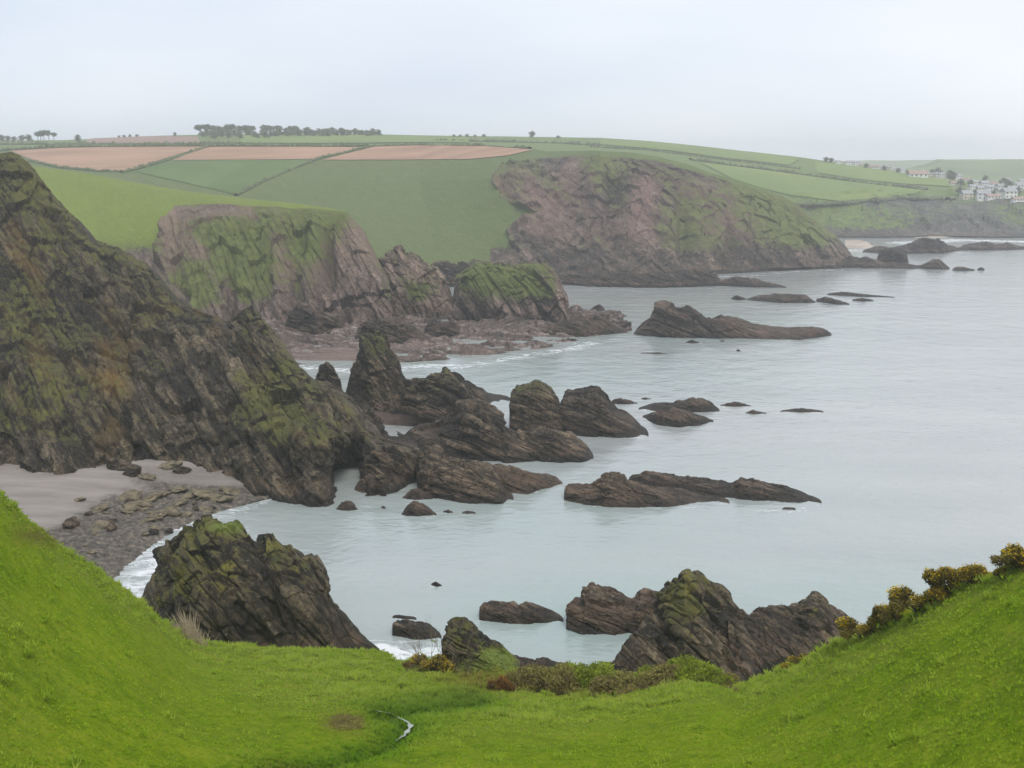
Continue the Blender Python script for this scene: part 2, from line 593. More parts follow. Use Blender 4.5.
def back_row(row, dd, z=None, dz=0.0):
    """A row behind a silhouette: pushed away from the camera, lower down."""
    out = []
    for q in row:
        p = P(*q)
        k = (p[1] + dd) / p[1]
        out.append([p[0] * k, p[1] + dd, (p[2] + dz) if z is None else z])
    return np.array(out)


def displace(g, n, amt):
    return g + n * amt[..., None]


# --- near rocky headland
def near_headland():
    bpx = [(-90, 484, 2.2), (0, 476, 2.2), (60, 474, 2.2), (120, 464, 2.2), (180, 462, 2.0), (235, 477, 1.6), (270, 495, 0.6), (312, 508, -0.2), (345, 504, -0.2), (395, 494, -0.2), (421, 479, -0.2)]
    base = [(x, y, float(S(x, y, z)[1])) for x, y, z in bpx]
    base0 = [(x, y + 12, float(S(x, y + 12, z - 4.5)[1])) for x, y, z in bpx]
    m1 = [(-90, 410, 187), (0, 410, 187), (60, 408, 189), (120, 408, 192), (180, 413, 192), (235, 428, 186), (280, 438, 178), (322, 443, 171), (360, 455, 175), (395, 466, 178), (420, 467, 184)]
    m2 = [(-90, 300, 210), (0, 305, 213), (60, 315, 214), (120, 335, 214), (172, 350, 212), (225, 368, 206), (275, 388, 197), (315, 408, 189), (350, 428, 186), (388, 449, 184), (419, 456, 186)]
    sky_px = [(-90, 148), (0, 154), (11, 153), (22, 160), (35, 170), (47, 185), (56, 197), (68, 211), (82, 224), (96, 240), (112, 247), (128, 254), (144, 262), (158, 275), (170, 290), (184, 302), (206, 315), (230, 325),
              (241, 313), (252, 304), (262, 318), (276, 336), (291, 356), (315, 383), (342, 402), (354, 416), (363, 432), (380, 442), (396, 446), (417, 451)]
    sky = [(x, y, float(np.interp(x, [-90, 0, 160, 250, 315, 360, 417], [248, 248, 240, 224, 201, 190, 187]))) for x, y in sky_px]
    nu, nv = 620, 430
    sp = resample(np.array([P(*q) for q in sky]), nu, t=None)
    # sample the skyline by screen column so that the other rows stay under it
    cx = resample(np.array([[q[0]] for q in m2], float), nu)[:, 0]
    sk = np.array(sky)
    sx = 0.55 * cx + 0.45 * np.linspace(-90, 417, nu)
    sp = P(sx, np.interp(sx, sk[:, 0], sk[:, 1]), np.interp(sx, sk[:, 0], sk[:, 2]))
    dd = 16 + 16 * smooth(290, 330, sx) * (1 - smooth(372, 385, sx))
    bk = sp.copy(); bk[:, 1] += dd; bk[:, 0] *= (sp[:, 1] + dd) / sp[:, 1]; bk[:, 2] = bk[:, 2] * 0.72 - 2
    bk2 = sp.copy(); bk2[:, 1] += 42; bk2[:, 2] = -2.5
    rows = [resample(np.array([P(*q) for q in r]), nu) for r in (base0, base, m1, m2)] + [sp, bk, bk2]
    g = catmull(rows, nv)
    # sea caves cut into the foot
    px, py = proj(g)
    for x, y, rx, ry, dep in ((349, 469, 23, 30, 17.0), (133, 446, 8, 13, 8.0), (165, 448, 6, 9, 5.0), (4, 455, 10, 18, 3.5), (42, 462, 9, 12, 2.5), (300, 470, 12, 25, 2.0), (256, 440, 9, 30, 2.0), (385, 470, 6, 14, 1.5)):
        k = np.exp(-(((px - x) / rx) ** 2 + ((py - y) / ry) ** 2) ** 2.4) * (g[..., 1] < 235)
        q = dep * k / g[..., 1]
        g += np.stack([g[..., 0] * q, g[..., 1] * q, (g[..., 2] - CAM_Z) * q], -1)
    n = grid_normals(g)
    px, py = proj(g)
    top = smooth(0, 12, g[..., 2])
    sc = strata_coord(g, STR_NEAR, 0.05, 0.22)
    b1, t1 = beds(g, STR_NEAR, 2.6, 5, 9)
    b2, t2 = beds(g, STR_NEAR, 0.9, 8, 9)
    a = fbm(sc, 4, 3, ridged=True) * 1.2 + b1 * 1.15 + b2 * 0.55 + facets(g * 0.13, 7) * 1.7 + facets(g * 0.45, 12) * 0.55 + fbm(g * 0.05, 3, 9) * 2.2 + fbm(g * 0.7, 4, 11) * 0.35
    tone = t1 * 0.6 + t2 * 0.7 + fbm(g * 0.09, 4, 14) * 0.9
    edge = np.clip(np.abs(py - np.interp(px, sk[:, 0], sk[:, 1])) / 14, 0.3, 1) * np.clip(g[..., 2] / 4 + 0.5, 0.35, 1)
    g = displace(g, n, a * edge * 0.9)
    n = grid_normals(g)
    nz = np.abs(n[..., 2])
    f1 = fbm(g * 0.07, 5, 21)
    f2 = fbm(strata_coord(g, STR_NEAR, 0.06, 0.2), 4, 25)
    hi = smooth(6, 40, g[..., 2])
    veg = 0.05 + 0.45 * smooth(0.45, 0.85, nz) + 0.55 * f1 + 0.35 * f2 + 0.22 * hi
    def blob(x, y, rx, ry):
        return np.exp(-(((px - x) / rx) ** 2 + ((py - y) / ry) ** 2))
    veg += 0.55 * blob(270, 425, 38, 35) + 0.5 * blob(283, 372, 14, 16) + 0.25 * blob(25, 190, 40, 40) + 0.2 * blob(60, 380, 70, 60)
    veg -= 0.45 * blob(200, 390, 60, 60) + 0.3 * blob(110, 340, 30, 90)
    veg *= smooth(3, 9, g[..., 2] + 3 * f1)
    earth = 0.9 * blob(118, 375, 16, 14) + 0.7 * blob(105, 348, 12, 12) + 0.6 * blob(105, 440, 14, 14) + 0.4 * blob(160, 330, 60, 40) * smooth(0, 0.4, f2)
    earth = earth * smooth(-0.3, 0.3, f2) + 0.55 * smooth(0.05, 0.45, fbm(strata_coord(g, STR_NEAR, 0.04, 0.16), 4, 27)) * smooth(5, 14, g[..., 2])
    o = make_mesh('rocky_headland_terrain', g, grid_faces(nv, nu), MAT['near_cliff'], attrs={'veg': veg, 'earth': earth, 'tone': tone})
    tag(o, 'dark tilted rock headland sloping down to the beach and its sea cave', kind='structure')
    register('near', g)


near_headland()


# --- second headland: green top, broken cliff
def mid_headland():
    base = [(10, 320, 325), (90, 320, 330), (150, 325, 338), (200, 336, 343), (260, 336, 347), (300, 336, 347), (340, 336, 344), (370, 331, 346), (392, 325, 350)]
    mid = [(15, 250, 375), (92, 258, 374), (160, 264, 368), (205, 266, 370), (262, 266, 370), (305, 266, 366), (345, 267, 363), (373, 279, 360), (391, 304, 354)]
    edge = [(25, 197, 425), (95, 212, 416), (166, 212, 404), (210, 206, 402), (265, 207, 397), (310, 210, 391), (344, 215, 383), (362, 236, 374), (388, 286, 360)]
    sky = [(10, 163, 482), (85, 173, 470), (155, 186, 455), (200, 193, 441), (255, 200, 424), (305, 205.5, 409), (347, 212.5, 393), (364, 233, 384), (390, 284, 368)]
    nu, nv = 420, 330
    rows = [resample(np.array([P(*q) for q in r]), nu) for r in (base, mid, edge, sky)]
    rows += [resample(back_row(sky, 60, dz=-14), nu), resample(back_row(sky, 120, z=-3), nu)]
    g = catmull(rows, nv)
    n = grid_normals(g)
    px, py = proj(g)
    # where bare cliff shows
    poly = [(172, 205), (222, 204), (268, 206.5), (312, 209.5), (338, 211.5), (358, 213), (380, 226), (400, 262), (395, 345), (180, 345), (192, 300), (170, 280), (156, 262), (163, 232)]
    w = fbm(g * 0.05, 4, 31) * 7
    cl = in_poly(px + w, py + w * 0.4, poly) & (g[..., 1] < 425)
    cl = cl.astype(float)
    gully = fbm(np.stack([g[..., 0] * 0.075 + g[..., 2] * 0.02, g[..., 1] * 0.01, g[..., 2] * 0.006], -1), 4, 33, ridged=True)
    a = cl * (gully * 4.2 + facets(g * 0.13, 35) * 1.6 + beds(g, (0.75, 0.2, 0.3), 2.2, 36, 6)[0] * 1.2 + fbm(g * 0.45, 3, 39) * 0.5) + fbm(g * 0.05, 3, 37) * 0.8 + fbm(g * 0.5, 3, 38) * 0.2
    for x, y, rx, ry, dep in ((322, 318, 4, 12, 6.0), (232, 300, 5, 40, 4.0), (330, 265, 5, 38, 5.5), (347, 322, 5, 8, 5), (296, 300, 5, 30, 3.0)):
        a = a - dep * np.exp(-(((px - x) / rx) ** 2 + ((py - y) / ry) ** 2)) * cl
    lip = np.interp(px, [150, 200, 265, 310, 345, 364, 390], [205, 206, 207, 210, 215, 236, 286])
    a = a * np.clip((py - lip) / 22, 0.08, 1) * np.clip(g[..., 2] / 5 + 0.4, 0.3, 1)
    g = displace(g, n, a)
    n = grid_normals(g)
    nz = np.abs(n[..., 2])
    f1 = fbm(g * 0.05, 5, 41)
    streak = fbm(np.stack([g[..., 0] * 0.10 + g[..., 2] * 0.10, g[..., 1] * 0.02, g[..., 2] * 0.012], -1), 4, 42)
    def blob(x, y, rx, ry):
        return np.exp(-(((px - x) / rx) ** 2 + ((py - y) / ry) ** 2))
    veg = 1.2 * (1 - cl) + cl * (0.35 + 0.9 * streak + 0.7 * f1 + 0.35 * smooth(0.35, 0.8, nz))
    veg += cl * (0.75 * blob(245, 262, 40, 36) + 0.65 * blob(198, 285, 13, 38) + 0.35 * blob(320, 240, 26, 30) + 0.3 * blob(235, 240, 30, 14)
                 - 0.9 * blob(215, 215, 45, 12) - 0.2 * blob(330, 300, 50, 40) - 0.85 * blob(360, 238, 17, 38) - 0.6 * blob(283, 285, 12, 40) - 0.7 * blob(350, 290, 25, 30) - 0.5 * blob(170, 240, 8, 30) - 0.5 * blob(200, 258, 12, 12))
    veg *= smooth(3, 9, g[..., 2] + 4 * f1)
    low = (1 - cl) * smooth(232, 258, py + 12 * f1) * (g[..., 1] < 430)
    veg -= low * (0.75 + 0.5 * streak)
    veg -= (1 - cl) * 0.55 * blob(115, 218, 22, 6) * smooth(-0.2, 0.3, f1)
    earth = cl * (0.5 + 1.2 * f1 + 0.6 * blob(170, 235, 9, 35) + 0.4 * blob(278, 270, 14, 40)) * smooth(8, 16, g[..., 2])
    o = make_mesh('grassy_headland_terrain', g, grid_faces(nv, nu), MAT['mid_cliff'], attrs={'veg': veg, 'earth': np.clip(earth, 0, 1), 'lawn': (1 - cl) * (1 - low)})
    tag(o, 'green topped headland with a broken brown cliff streaked with grass', kind='structure')
    register('mid', g)


mid_headland()


# --- far headland and the farmland slope beside it
def far_headland():
    base = [(-160, 262, 545), (130, 264, 540), (300, 270, 530), (440, 273, 524), (520, 275, 520), (600, 279, 508), (660, 277, 512), (720, 273, 520), (780, 270, 528), (830, 267, 538), (856, 264, 550)]
    m1 = [(-160, 215, 610), (130, 222, 600), (300, 226, 590), (430, 232, 570), (515, 228, 545), (600, 220, 527), (665, 220, 530), (725, 224, 535), (782, 232, 541), (828, 246, 548), (853, 258, 555)]
    m2 = [(-160, 180, 690), (130, 182, 680), (300, 182, 670), (420, 182, 650), (505, 178, 590), (600, 172, 545), (665, 178, 545), (725, 193, 548), (778, 209, 551), (824, 234, 555), (849, 251, 560)]
    topl = [(-160, 152), (0, 150), (60, 147.5), (120, 146.5), (200, 146), (300, 146.5), (370, 146.5), (420, 145), (480, 145.5), (535, 149), (548, 151.5), (565, 151), (592, 150.5), (632, 152.5), (660, 157), (690, 165), (712, 173), (735, 179),
            (760, 187), (780, 195), (796, 203), (808, 214), (821, 225), (836, 236), (847, 248), (852, 258)]
    nu, nv = 760, 330
    cols = resample(np.array([[q[0]] for q in m2], float), nu)[:, 0]
    tl = np.array(topl)
    dtop = np.interp(cols, [-160, 200, 420, 535, 600, 700, 780, 850], [830, 800, 760, 660, 572, 562, 560, 566])
    sky = P(cols, np.interp(cols, tl[:, 0], tl[:, 1]), dtop)
    bk = sky.copy(); bk[:, 1] += 55; bk[:, 0] *= (sky[:, 1] + 55) / sky[:, 1]; bk[:, 2] = bk[:, 2] - 6
    bk2 = sky.copy(); bk2[:, 1] += 190; bk2[:, 0] *= (sky[:, 1] + 150) / sky[:, 1]; bk2[:, 2] = -3
    rows = [resample(np.array([P(*q) for q in r]), nu) for r in (base, m1, m2)] + [sky, bk, bk2]
    g = catmull(rows, nv)
    n = grid_normals(g)
    px, py = proj(g)
    poly = [(560, 157), (535, 160), (520, 164), (503, 168), (496, 182), (499, 196), (512, 205), (536, 214), (520, 222), (507, 230), (508, 243), (520, 254), (500, 264), (446, 266), (440, 300), (900, 300), (870, 240), (810, 203), (760, 190), (700, 173), (660, 163), (620, 158)]
    w = fbm(g * 0.02, 4, 51) * 9
    cl = (in_poly(px + w, py + w * 0.4, poly) & (g[..., 1] < 640)).astype(float)
    gully = fbm(np.stack([g[..., 0] * 0.03 + g[..., 2] * 0.025, g[..., 1] * 0.012, g[..., 2] * 0.004], -1), 5, 53, ridged=True)
    b1, t1 = beds(g, (0.75, 0.2, 0.62), 6.0, 55, 6)
    a = cl * (gully * 4.0 + b1 * 1.0 + facets(g * 0.07, 54) * 1.2 + facets(g * 0.18, 56) * 1.2 + fbm(g * 0.3, 3, 58) * 0.9) + fbm(g * 0.012, 3, 57) * 1.2
    for x, y, rx, ry, dep in ((612, 205, 9, 45, 6.0), (683, 225, 8, 45, 6.0), (730, 250, 5, 25, 5), (560, 262, 14, 10, 5), (660, 262, 10, 10, 5)):
        a = a - dep * np.exp(-(((px - x) / rx) ** 2 + ((py - y) / ry) ** 2)) * cl
    edge = np.clip((py - np.interp(px, tl[:, 0], tl[:, 1])) / 22, 0.06, 1)
    g = displace(g, n, a * edge * np.clip(g[..., 2] / 6 + 0.4, 0.3, 1))
    n = grid_normals(g)
    nz = np.abs(n[..., 2])
    f1 = fbm(g * 0.022, 5, 61)
    streak = fbm(np.stack([g[..., 0] * 0.05 + g[..., 2] * 0.06, g[..., 1] * 0.02, g[..., 2] * 0.012], -1), 4, 62)
    def blob(x, y, rx, ry):
        return np.exp(-(((px - x) / rx) ** 2 + ((py - y) / ry) ** 2))
    veg = 1.2 * (1 - cl) + cl * (0.24 + 0.85 * streak + 0.55 * f1 + 0.3 * smooth(0.4, 0.8, nz) + 0.35 * blob(625, 180, 40, 30) + 0.55 * blob(800, 235, 40, 20) + 0.3 * blob(760, 205, 40, 16)
                                 - 0.4 * blob(560, 190, 40, 30) - 0.6 * blob(645, 200, 18, 40) - 0.4 * blob(560, 240, 50, 20))
    veg *= np.where(px < 490, smooth(1, 4, g[..., 2] + 3 * f1), smooth(5, 14, g[..., 2] + 6 * f1))
    earth = cl * np.clip(0.05 + 1.3 * f1 + 0.9 * blob(642, 205, 14, 32) + 0.6 * blob(500, 185, 8, 20) + 0.5 * blob(540, 232, 30, 14) + 0.4 * blob(700, 250, 40, 16), 0, 1) * smooth(8, 18, g[..., 2])
    o = make_mesh('farmland_headland_terrain', g, grid_faces(nv, nu), MAT['far_cliff'], attrs={'veg': veg, 'earth': earth, 'lawn': np.clip(1 - cl, 0, 1), 'tone': t1 * 0.5 + fbm(g * 0.05, 4, 64) * 1.2})
    tag(o, 'far headland of purple brown cliff beside a smooth green slope', kind='structure')
    register('far', g)


far_headland()


# --- land behind: rolling fields, the village coast
def backland():
    base = [(-200, 175, 830), (300, 175, 830), (550, 175, 830), (660, 190, 810), (740, 215, 780), (800, 240, 745), (850, 243, 735), (900, 241, 738), (935, 236, 752), (980, 239, 742), (1024, 239, 740), (1200, 240, 738)]
    r1 = [(-200, 162, 880), (300, 162, 880), (550, 162, 880), (660, 172, 860), (740, 195, 820), (800, 205, 790), (850, 208, 785), (900, 210, 785), (940, 212, 795), (980, 212, 790), (1024, 210, 790), (1200, 210, 790)]
    r2 = [(-200, 150, 980), (300, 147, 980), (550, 149, 980), (660, 155, 960), (740, 170, 930), (800, 182, 900), (850, 188, 890), (900, 193, 880), (940, 197, 875), (980, 199, 870), (1024, 199, 870), (1200, 199, 870)]
    sky = [(-200, 141), (60, 140), (110, 138), (150, 136), (200, 134.5), (230, 134), (300, 133.5), (370, 134.5), (450, 136), (530, 137), (600, 138), (650, 141), (700, 146), (740, 150.5), (800, 157), (820, 160), (860, 165.5), (900, 171.5), (940, 176), (970, 181), (1024, 183), (1200, 184)]
    nu, nv = 700, 200
    cols = resample(np.array([[q[0]] for q in r2], float), nu)[:, 0]
    tl = np.array(sky)
    dtop = np.interp(cols, [-200, 300, 650, 850, 1024, 1200], [1250, 1250, 1200, 1080, 1000, 1000])
    sp = P(cols, np.interp(cols, tl[:, 0], tl[:, 1]), dtop)
    bk = sp.copy(); bk[:, 1] += 150; bk[:, 2] -= 14
    bk2 = sp.copy(); bk2[:, 1] += 420; bk2[:, 2] = -3
    rows = [resample(np.array([P(*q) for q in r]), nu) for r in (base, r1, r2)] + [sp, bk, bk2]
    g = catmull(rows, nv)
    n = grid_normals(g)
    px, py = proj(g)
    bluff = (1 - smooth(20, 27, g[..., 2])) * (px > 640)
    a = fbm(g * 0.006, 3, 71) * 0.8 + bluff * (fbm(np.stack([g[..., 0] * .03, g[..., 1] * .01, g[..., 2] * .01], -1), 4, 72, ridged=True) * 5 + facets(g * 0.05, 73) * 2.5)
    g = displace(g, n, a * np.clip(g[..., 2] / 6 + 0.3, 0.3, 1))
    f1 = fbm(g * 0.012, 5, 75)
    scrub = smooth(-4, 4, py - np.interp(px, [640, 760, 830, 900, 960, 1100], [300, 214, 205, 196, 203, 204]) + 8 * f1)
    veg = 1.0 - 0.55 * bluff * scrub + 0.5 * f1 * bluff
    veg = veg * smooth(3, 9, g[..., 2] + 5 * f1)
    o = make_mesh('village_coast_terrain', g, grid_faces(nv, nu), MAT['coast'], attrs={'veg': veg, 'earth': np.zeros(veg.shape)})
    tag(o, 'rolling green farmland ending in a scrubby bluff below the village', kind='structure')
    register('back', g)


backland()


def distant_hills():
    rows = []
    mat = plain_noise('distant_hill_grass', (0.075, 0.11, 0.035), (0.15, 0.19, 0.05), 0.012, stretch=(1, 1.4, 1))
    for name, pts, d, depth in (
            ('distant_hill', [(880, 175), (905, 168), (928, 163), (937, 158.5), (955, 159.5), (975, 160.5), (1000, 159.5), (1024, 160), (1100, 159), (1250, 162), (1400, 175)], 1950, 600),
            ('distant_ridge_hill', [(780, 162), (840, 160.5), (870, 159.6), (930, 159.4), (1000, 159), (1200, 158.5)], 2950, 600)):
        top = np.array([P(x, y, d) for x, y in pts])
        top = resample(top, 160)
        fr = top.copy(); fr[:, 1] -= depth * 0.6; fr[:, 0] *= fr[:, 1] / top[:, 1]; fr[:, 2] = -4
        fm = top.copy(); fm[:, 1] -= depth * 0.25; fm[:, 0] *= fm[:, 1] / top[:, 1]; fm[:, 2] = top[:, 2] * 0.62
        bk = top.copy(); bk[:, 1] += depth * 0.5; bk[:, 2] = -4
        g = catmull([fr, fm, top, bk], 40)
        g[..., 2] += fbm(g * 0.004, 3, 77) * 4 * smooth(5, 25, g[..., 2])
        o = make_mesh(name, g, grid_faces(40, 160), mat, smooth_shade=True)
        tag(o, 'hazy blue green hill far beyond the village' if d < 2500 else 'faint low ridge of land on the horizon', kind='structure')
        register(name, g)


distant_hills()


# --- draped fields
def drape(name, quad, nu, nv, mat, label, keys, lift=0.35):
    """quad: (top polyline, bottom polyline) in picture columns, laid on the terrain it belongs to."""
    top, bot = (resample(np.array(q, float), nu) for q in quad)
    g = np.zeros((nv, nu, 3))
    ok = True
    for j in range(nv):
        t = j / (nv - 1)
        for i in range(nu):
            x, y = bot[i] * (1 - t) + top[i] * t
            h = None
            for dy in (0, 0.6, 1.2, 2, 3, 4.5):
                h = hit(x, y + dy, keys)
                if h is not None:
                    break
            if h is None:
                h = g[j - 1, i] if j else np.array([0, 0, 0])
                ok = False
            g[j, i] = h
    g[..., 2] += lift
    o = make_mesh(name, g, grid_faces(nv, nu), mat, smooth_shade=True)
    tag(o, label, kind='structure')
    return o


MAT['plough'] = plain_noise('ploughed_red_soil', (0.28, 0.165, 0.11), (0.40, 0.25, 0.17), 0.05, stretch=(0.3, 1.6, 1), detail=8)
MAT['plough_pink'] = plain_noise('pink_bare_soil', (0.24, 0.15, 0.125), (0.30, 0.20, 0.15), 0.03, stretch=(0.25, 1.5, 1))
MAT['crop_dark'] = plain_noise('young_crop_green', (0.082, 0.125, 0.04), (0.115, 0.165, 0.052), 0.03, stretch=(1, 0.5, 1))
MAT['crop_light'] = plain_noise('pasture_light_green', (0.135, 0.185, 0.05), (0.175, 0.225, 0.06), 0.02, stretch=(1, 0.5, 1))
MAT['scrub'] = plain_noise('scrub_bank_green', (0.04, 0.055, 0.028), (0.07, 0.085, 0.04), 0.06)
drape('ploughed_field', ([(10, 151.2), (60, 148.4), (120, 147.4), (204, 147)], [(32, 160), (60, 166.5), (98, 170.5), (126, 171)]), 50, 24, MAT['plough'], 'bare red brown ploughed field at the left end of the ridge', ['far'])
drape('ploughed_field', ([(208, 147.3), (300, 147.3), (364, 147.6)], [(172, 160.5), (240, 160.3), (314, 159.5)]), 50, 16, MAT['plough'], 'bare red brown ploughed field in the middle between two hedges', ['far'])
drape('ploughed_field', ([(374, 147.2), (420, 145.8), (480, 146.4), (533, 150)], [(322, 160.2), (400, 160.2), (470, 159.5), (508, 156)]), 50, 16, MAT['plough'], 'bare red brown ploughed field tapering towards the far headland', ['far'])
drape('crop_field', ([(172, 161), (240, 160.6), (312, 160)], [(135, 172), (185, 183), (236, 195)]), 40, 30, MAT['crop_dark'], 'dull green crop field between the two diagonal hedges', ['far'], 0.3)
drape('pink_field', ([(92, 139.2), (150, 136.8), (198, 137.2)], [(80, 144.2), (140, 143.8), (200, 143.6)]), 30, 10, MAT['plough_pink'], 'pinkish bare field behind the ridge hedge', ['back'], 0.8)
drape('pasture_field', ([(240, 136.2), (330, 135.4), (420, 137), (470, 138.3)], [(240, 143.5), (330, 144), (420, 143), (470, 143.4)]), 40, 10, MAT['crop_light'], 'pale green pasture on the skyline behind the ploughed fields', ['back'], 0.8)
drape('pasture_field', ([(600, 140), (650, 142.5), (720, 149.5), (800, 159)], [(600, 145), (660, 150), (720, 158), (790, 166)]), 50, 12, MAT['crop_light'], 'upper pale green pasture on the hill above the far headland', ['back'], 0.8)
drape('pasture_field', ([(700, 163), (760, 170), (840, 181), (925, 191)], [(740, 183), (790, 196), (840, 202), (905, 197)]), 60, 24, MAT['crop_light'], 'broad light green pasture sloping to the scrub bank', ['back'], 0.6)
drape('pasture_field', ([(815, 162.5), (860, 167.5), (900, 173.5), (950, 180)], [(815, 173), (860, 180), (900, 184), (950, 187)]), 50, 14, MAT['crop_light'], 'light green pasture just below the hilltop houses', ['back'], 0.6)


# --- foreground grass valley
def foreground():
    cols = np.array([-260, -120, 0, 60, 100, 140, 165, 190, 215, 260, 330, 372, 400, 440, 500, 560, 620, 680, 715, 738, 765, 800, 845, 870, 900, 930, 960, 1000, 1024, 1150, 1300], float)
    skyy = np.array([300, 400, 492, 547, 572, 601, 623, 640, 645, 648, 651, 653, 662, 662, 668, 679, 678, 668, 670, 686, 677, 661, 641, 630, 615, 597, 583, 571, 561, 505, 440], float)
    skyd = np.array([62, 68, 76, 82, 86, 91, 96, 101, 103, 104, 105, 106, 106, 106, 105, 103, 101, 99, 97, 94, 90, 84, 77, 74, 71, 68, 66, 62, 60, 52, 46], float)
    cx = np.linspace(-260, 1300, 520)
    sy, sd = np.interp(cx, cols, skyy), np.interp(cx, cols, skyd)
    k = np.ones(9) / 9
    sd = np.convolve(np.pad(sd, 4, 'edge'), k, 'valid')
    by = np.full(cx.shape, 800.0)
    bd = np.interp(cx, [-260, 0, 250, 400, 600, 800, 1024, 1300], [34, 41, 49, 52, 49, 42, 35, 28])
    rows = []
    feet = np.stack([np.interp(cx, [-260, 1300], [-34, 30]), np.full(cx.shape, -14.0), np.full(cx.shape, 47.0)], -1)
    feet2 = np.stack([np.interp(cx, [-260, 1300], [-26, 24]), np.full(cx.shape, 6.0), np.interp(cx, [-260, 400, 1300], [43.5, 42.0, 43.5])], -1)
    rows += [feet, feet2]
    for t in np.linspace(0, 1, 9):
        y = by + (sy - by) * t
        inv = 1 / bd + (1 / sd - 1 / bd) * t
        rows.append(P(cx, y, 1 / inv))
    sp = rows[-1]
    b1 = sp.copy(); b1[:, 1] += 5; b1[:, 0] *= (sp[:, 1] + 5) / sp[:, 1]; b1[:, 2] = b1[:, 2] - 3.2
    b2 = sp.copy(); b2[:, 1] += 16; b2[:, 0] *= (sp[:, 1] + 14) / sp[:, 1]; b2[:, 2] = np.maximum(b2[:, 2] - 12, -0.5)
    b3 = sp.copy(); b3[:, 1] += 36; b3[:, 0] *= (sp[:, 1] + 30) / sp[:, 1]; b3[:, 2] = -3
    rows += [b1, b2, b3]
    nv = 330
    g = catmull(rows, nv)
    px, py = proj(g)
    vis = g[..., 1] > 25
    # gullied stream bed and soft hummocks
    stream = np.array([(265, 770), (320, 762), (360, 750), (392, 740), (408, 728), (398, 718), (380, 714), (430, 706), (480, 700)], float)
    dmin = np.full(px.shape, 1e9)
    for a, b in zip(stream[:-1], stream[1:]):
        ab = b - a
        t = np.clip(((px - a[0]) * ab[0] + (py - a[1]) * ab[1]) / (ab @ ab), 0, 1)
        dmin = np.minimum(dmin, np.hypot((px - a[0] - t * ab[0]) * 0.6, py - a[1] - t * ab[1]))
    g[..., 2] -= 0.9 * np.exp(-(dmin / 8) ** 2) * vis
    rough = np.exp(-((px - 470) / 200) ** 2 - ((py - 690) / 40) ** 2) + 0.8 * np.exp(-(np.abs(py - np.interp(px, cols, skyy)) / 30) ** 2)
    hum = fbm(g * 0.10, 3, 81) * 0.55 + fbm(g * 0.45, 4, 83) * 0.24 + fbm(g * 1.3, 2, 84) * 0.06 + np.maximum(fbm(g * 0.9, 3, 85), 0) * 0.55 * np.clip(rough, 0, 1.2)
    g[..., 2] += hum * smooth(8, 30, g[..., 1])
    f1 = fbm(g * 0.12, 4, 87)
    rank = np.clip(rough, 0, 1) * 0.65 + 0.5 * f1
    brown = np.exp(-((px - 345) / 22) ** 2 - ((py - 723) / 9) ** 2) + 0.8 * np.exp(-((px - 480) / 40) ** 2 - ((py - 678) / 14) ** 2) + 0.8 * np.exp(-((px - 40) / 30) ** 2 - ((py - 537) / 9) ** 2) \
        + 0.7 * np.exp(-((px - 300) / 40) ** 2 - ((py - 764) / 6) ** 2) + 0.7 * np.exp(-((px - 560) / 90) ** 2 - ((py - 686) / 10) ** 2) * smooth(-0.2, 0.2, fbm(g * 0.3, 3, 88))
    lush = np.exp(-(dmin / 13) ** 2)
    m = Mat('valley_grass_ground', 0.95, 0.04)
    n1 = m.noise(m.pos, 0.13, 4, 0.55)
    n2 = m.noise(m.pos, 1.1, 6, 0.65)
    n3 = m.noise(m.pos, 5.0, 5, 0.7)
    base = m.ramp(m.math('ADD', m.math('MULTIPLY', n2, 0.6), m.math('MULTIPLY', n1, 0.4)), [(0.37, (0.122, 0.200, 0.006)), (0.49, (0.190, 0.275, 0.009)), (0.61, (0.26, 0.32, 0.018))])
    base = m.mix(m.math('MULTIPLY', m.attr('rank'), m.math('ADD', 0.3, n2), clamp=True), base, (0.20, 0.205, 0.05))
    base = m.mix(m.math('MULTIPLY', m.attr('lush'), 0.75), base, (0.06, 0.14, 0.010))
    base = m.mix(m.math('MULTIPLY', m.attr('brown'), m.math('MULTIPLY', n2, 1.5), clamp=True), base, (0.13, 0.075, 0.03))
    base = m.mix(m.math('MULTIPLY', m.math('SUBTRACT', n3, 0.47), 2.6, clamp=True), base, (0.075, 0.14, 0.008))  # fine turf mottle, with small tussock shadows put into the colour
    m.color(base)
    m.bump(m.math('ADD', m.math('MULTIPLY', n2, 1.0), m.math('MULTIPLY', n3, 0.5)), 1.0, 0.5)
    o = make_mesh('grass_valley_land', g, grid_faces(nv, 520), m.m, attrs={'rank': rank, 'brown': np.clip(brown, 0, 1), 'lush': lush}, smooth_shade=True)
    tag(o, 'bright green grass valley falling to the cove', kind='structure')
    register('fore', g)
    return g, rank, brown, lush


FG, FRANK, FBROWN, FLUSH = foreground()


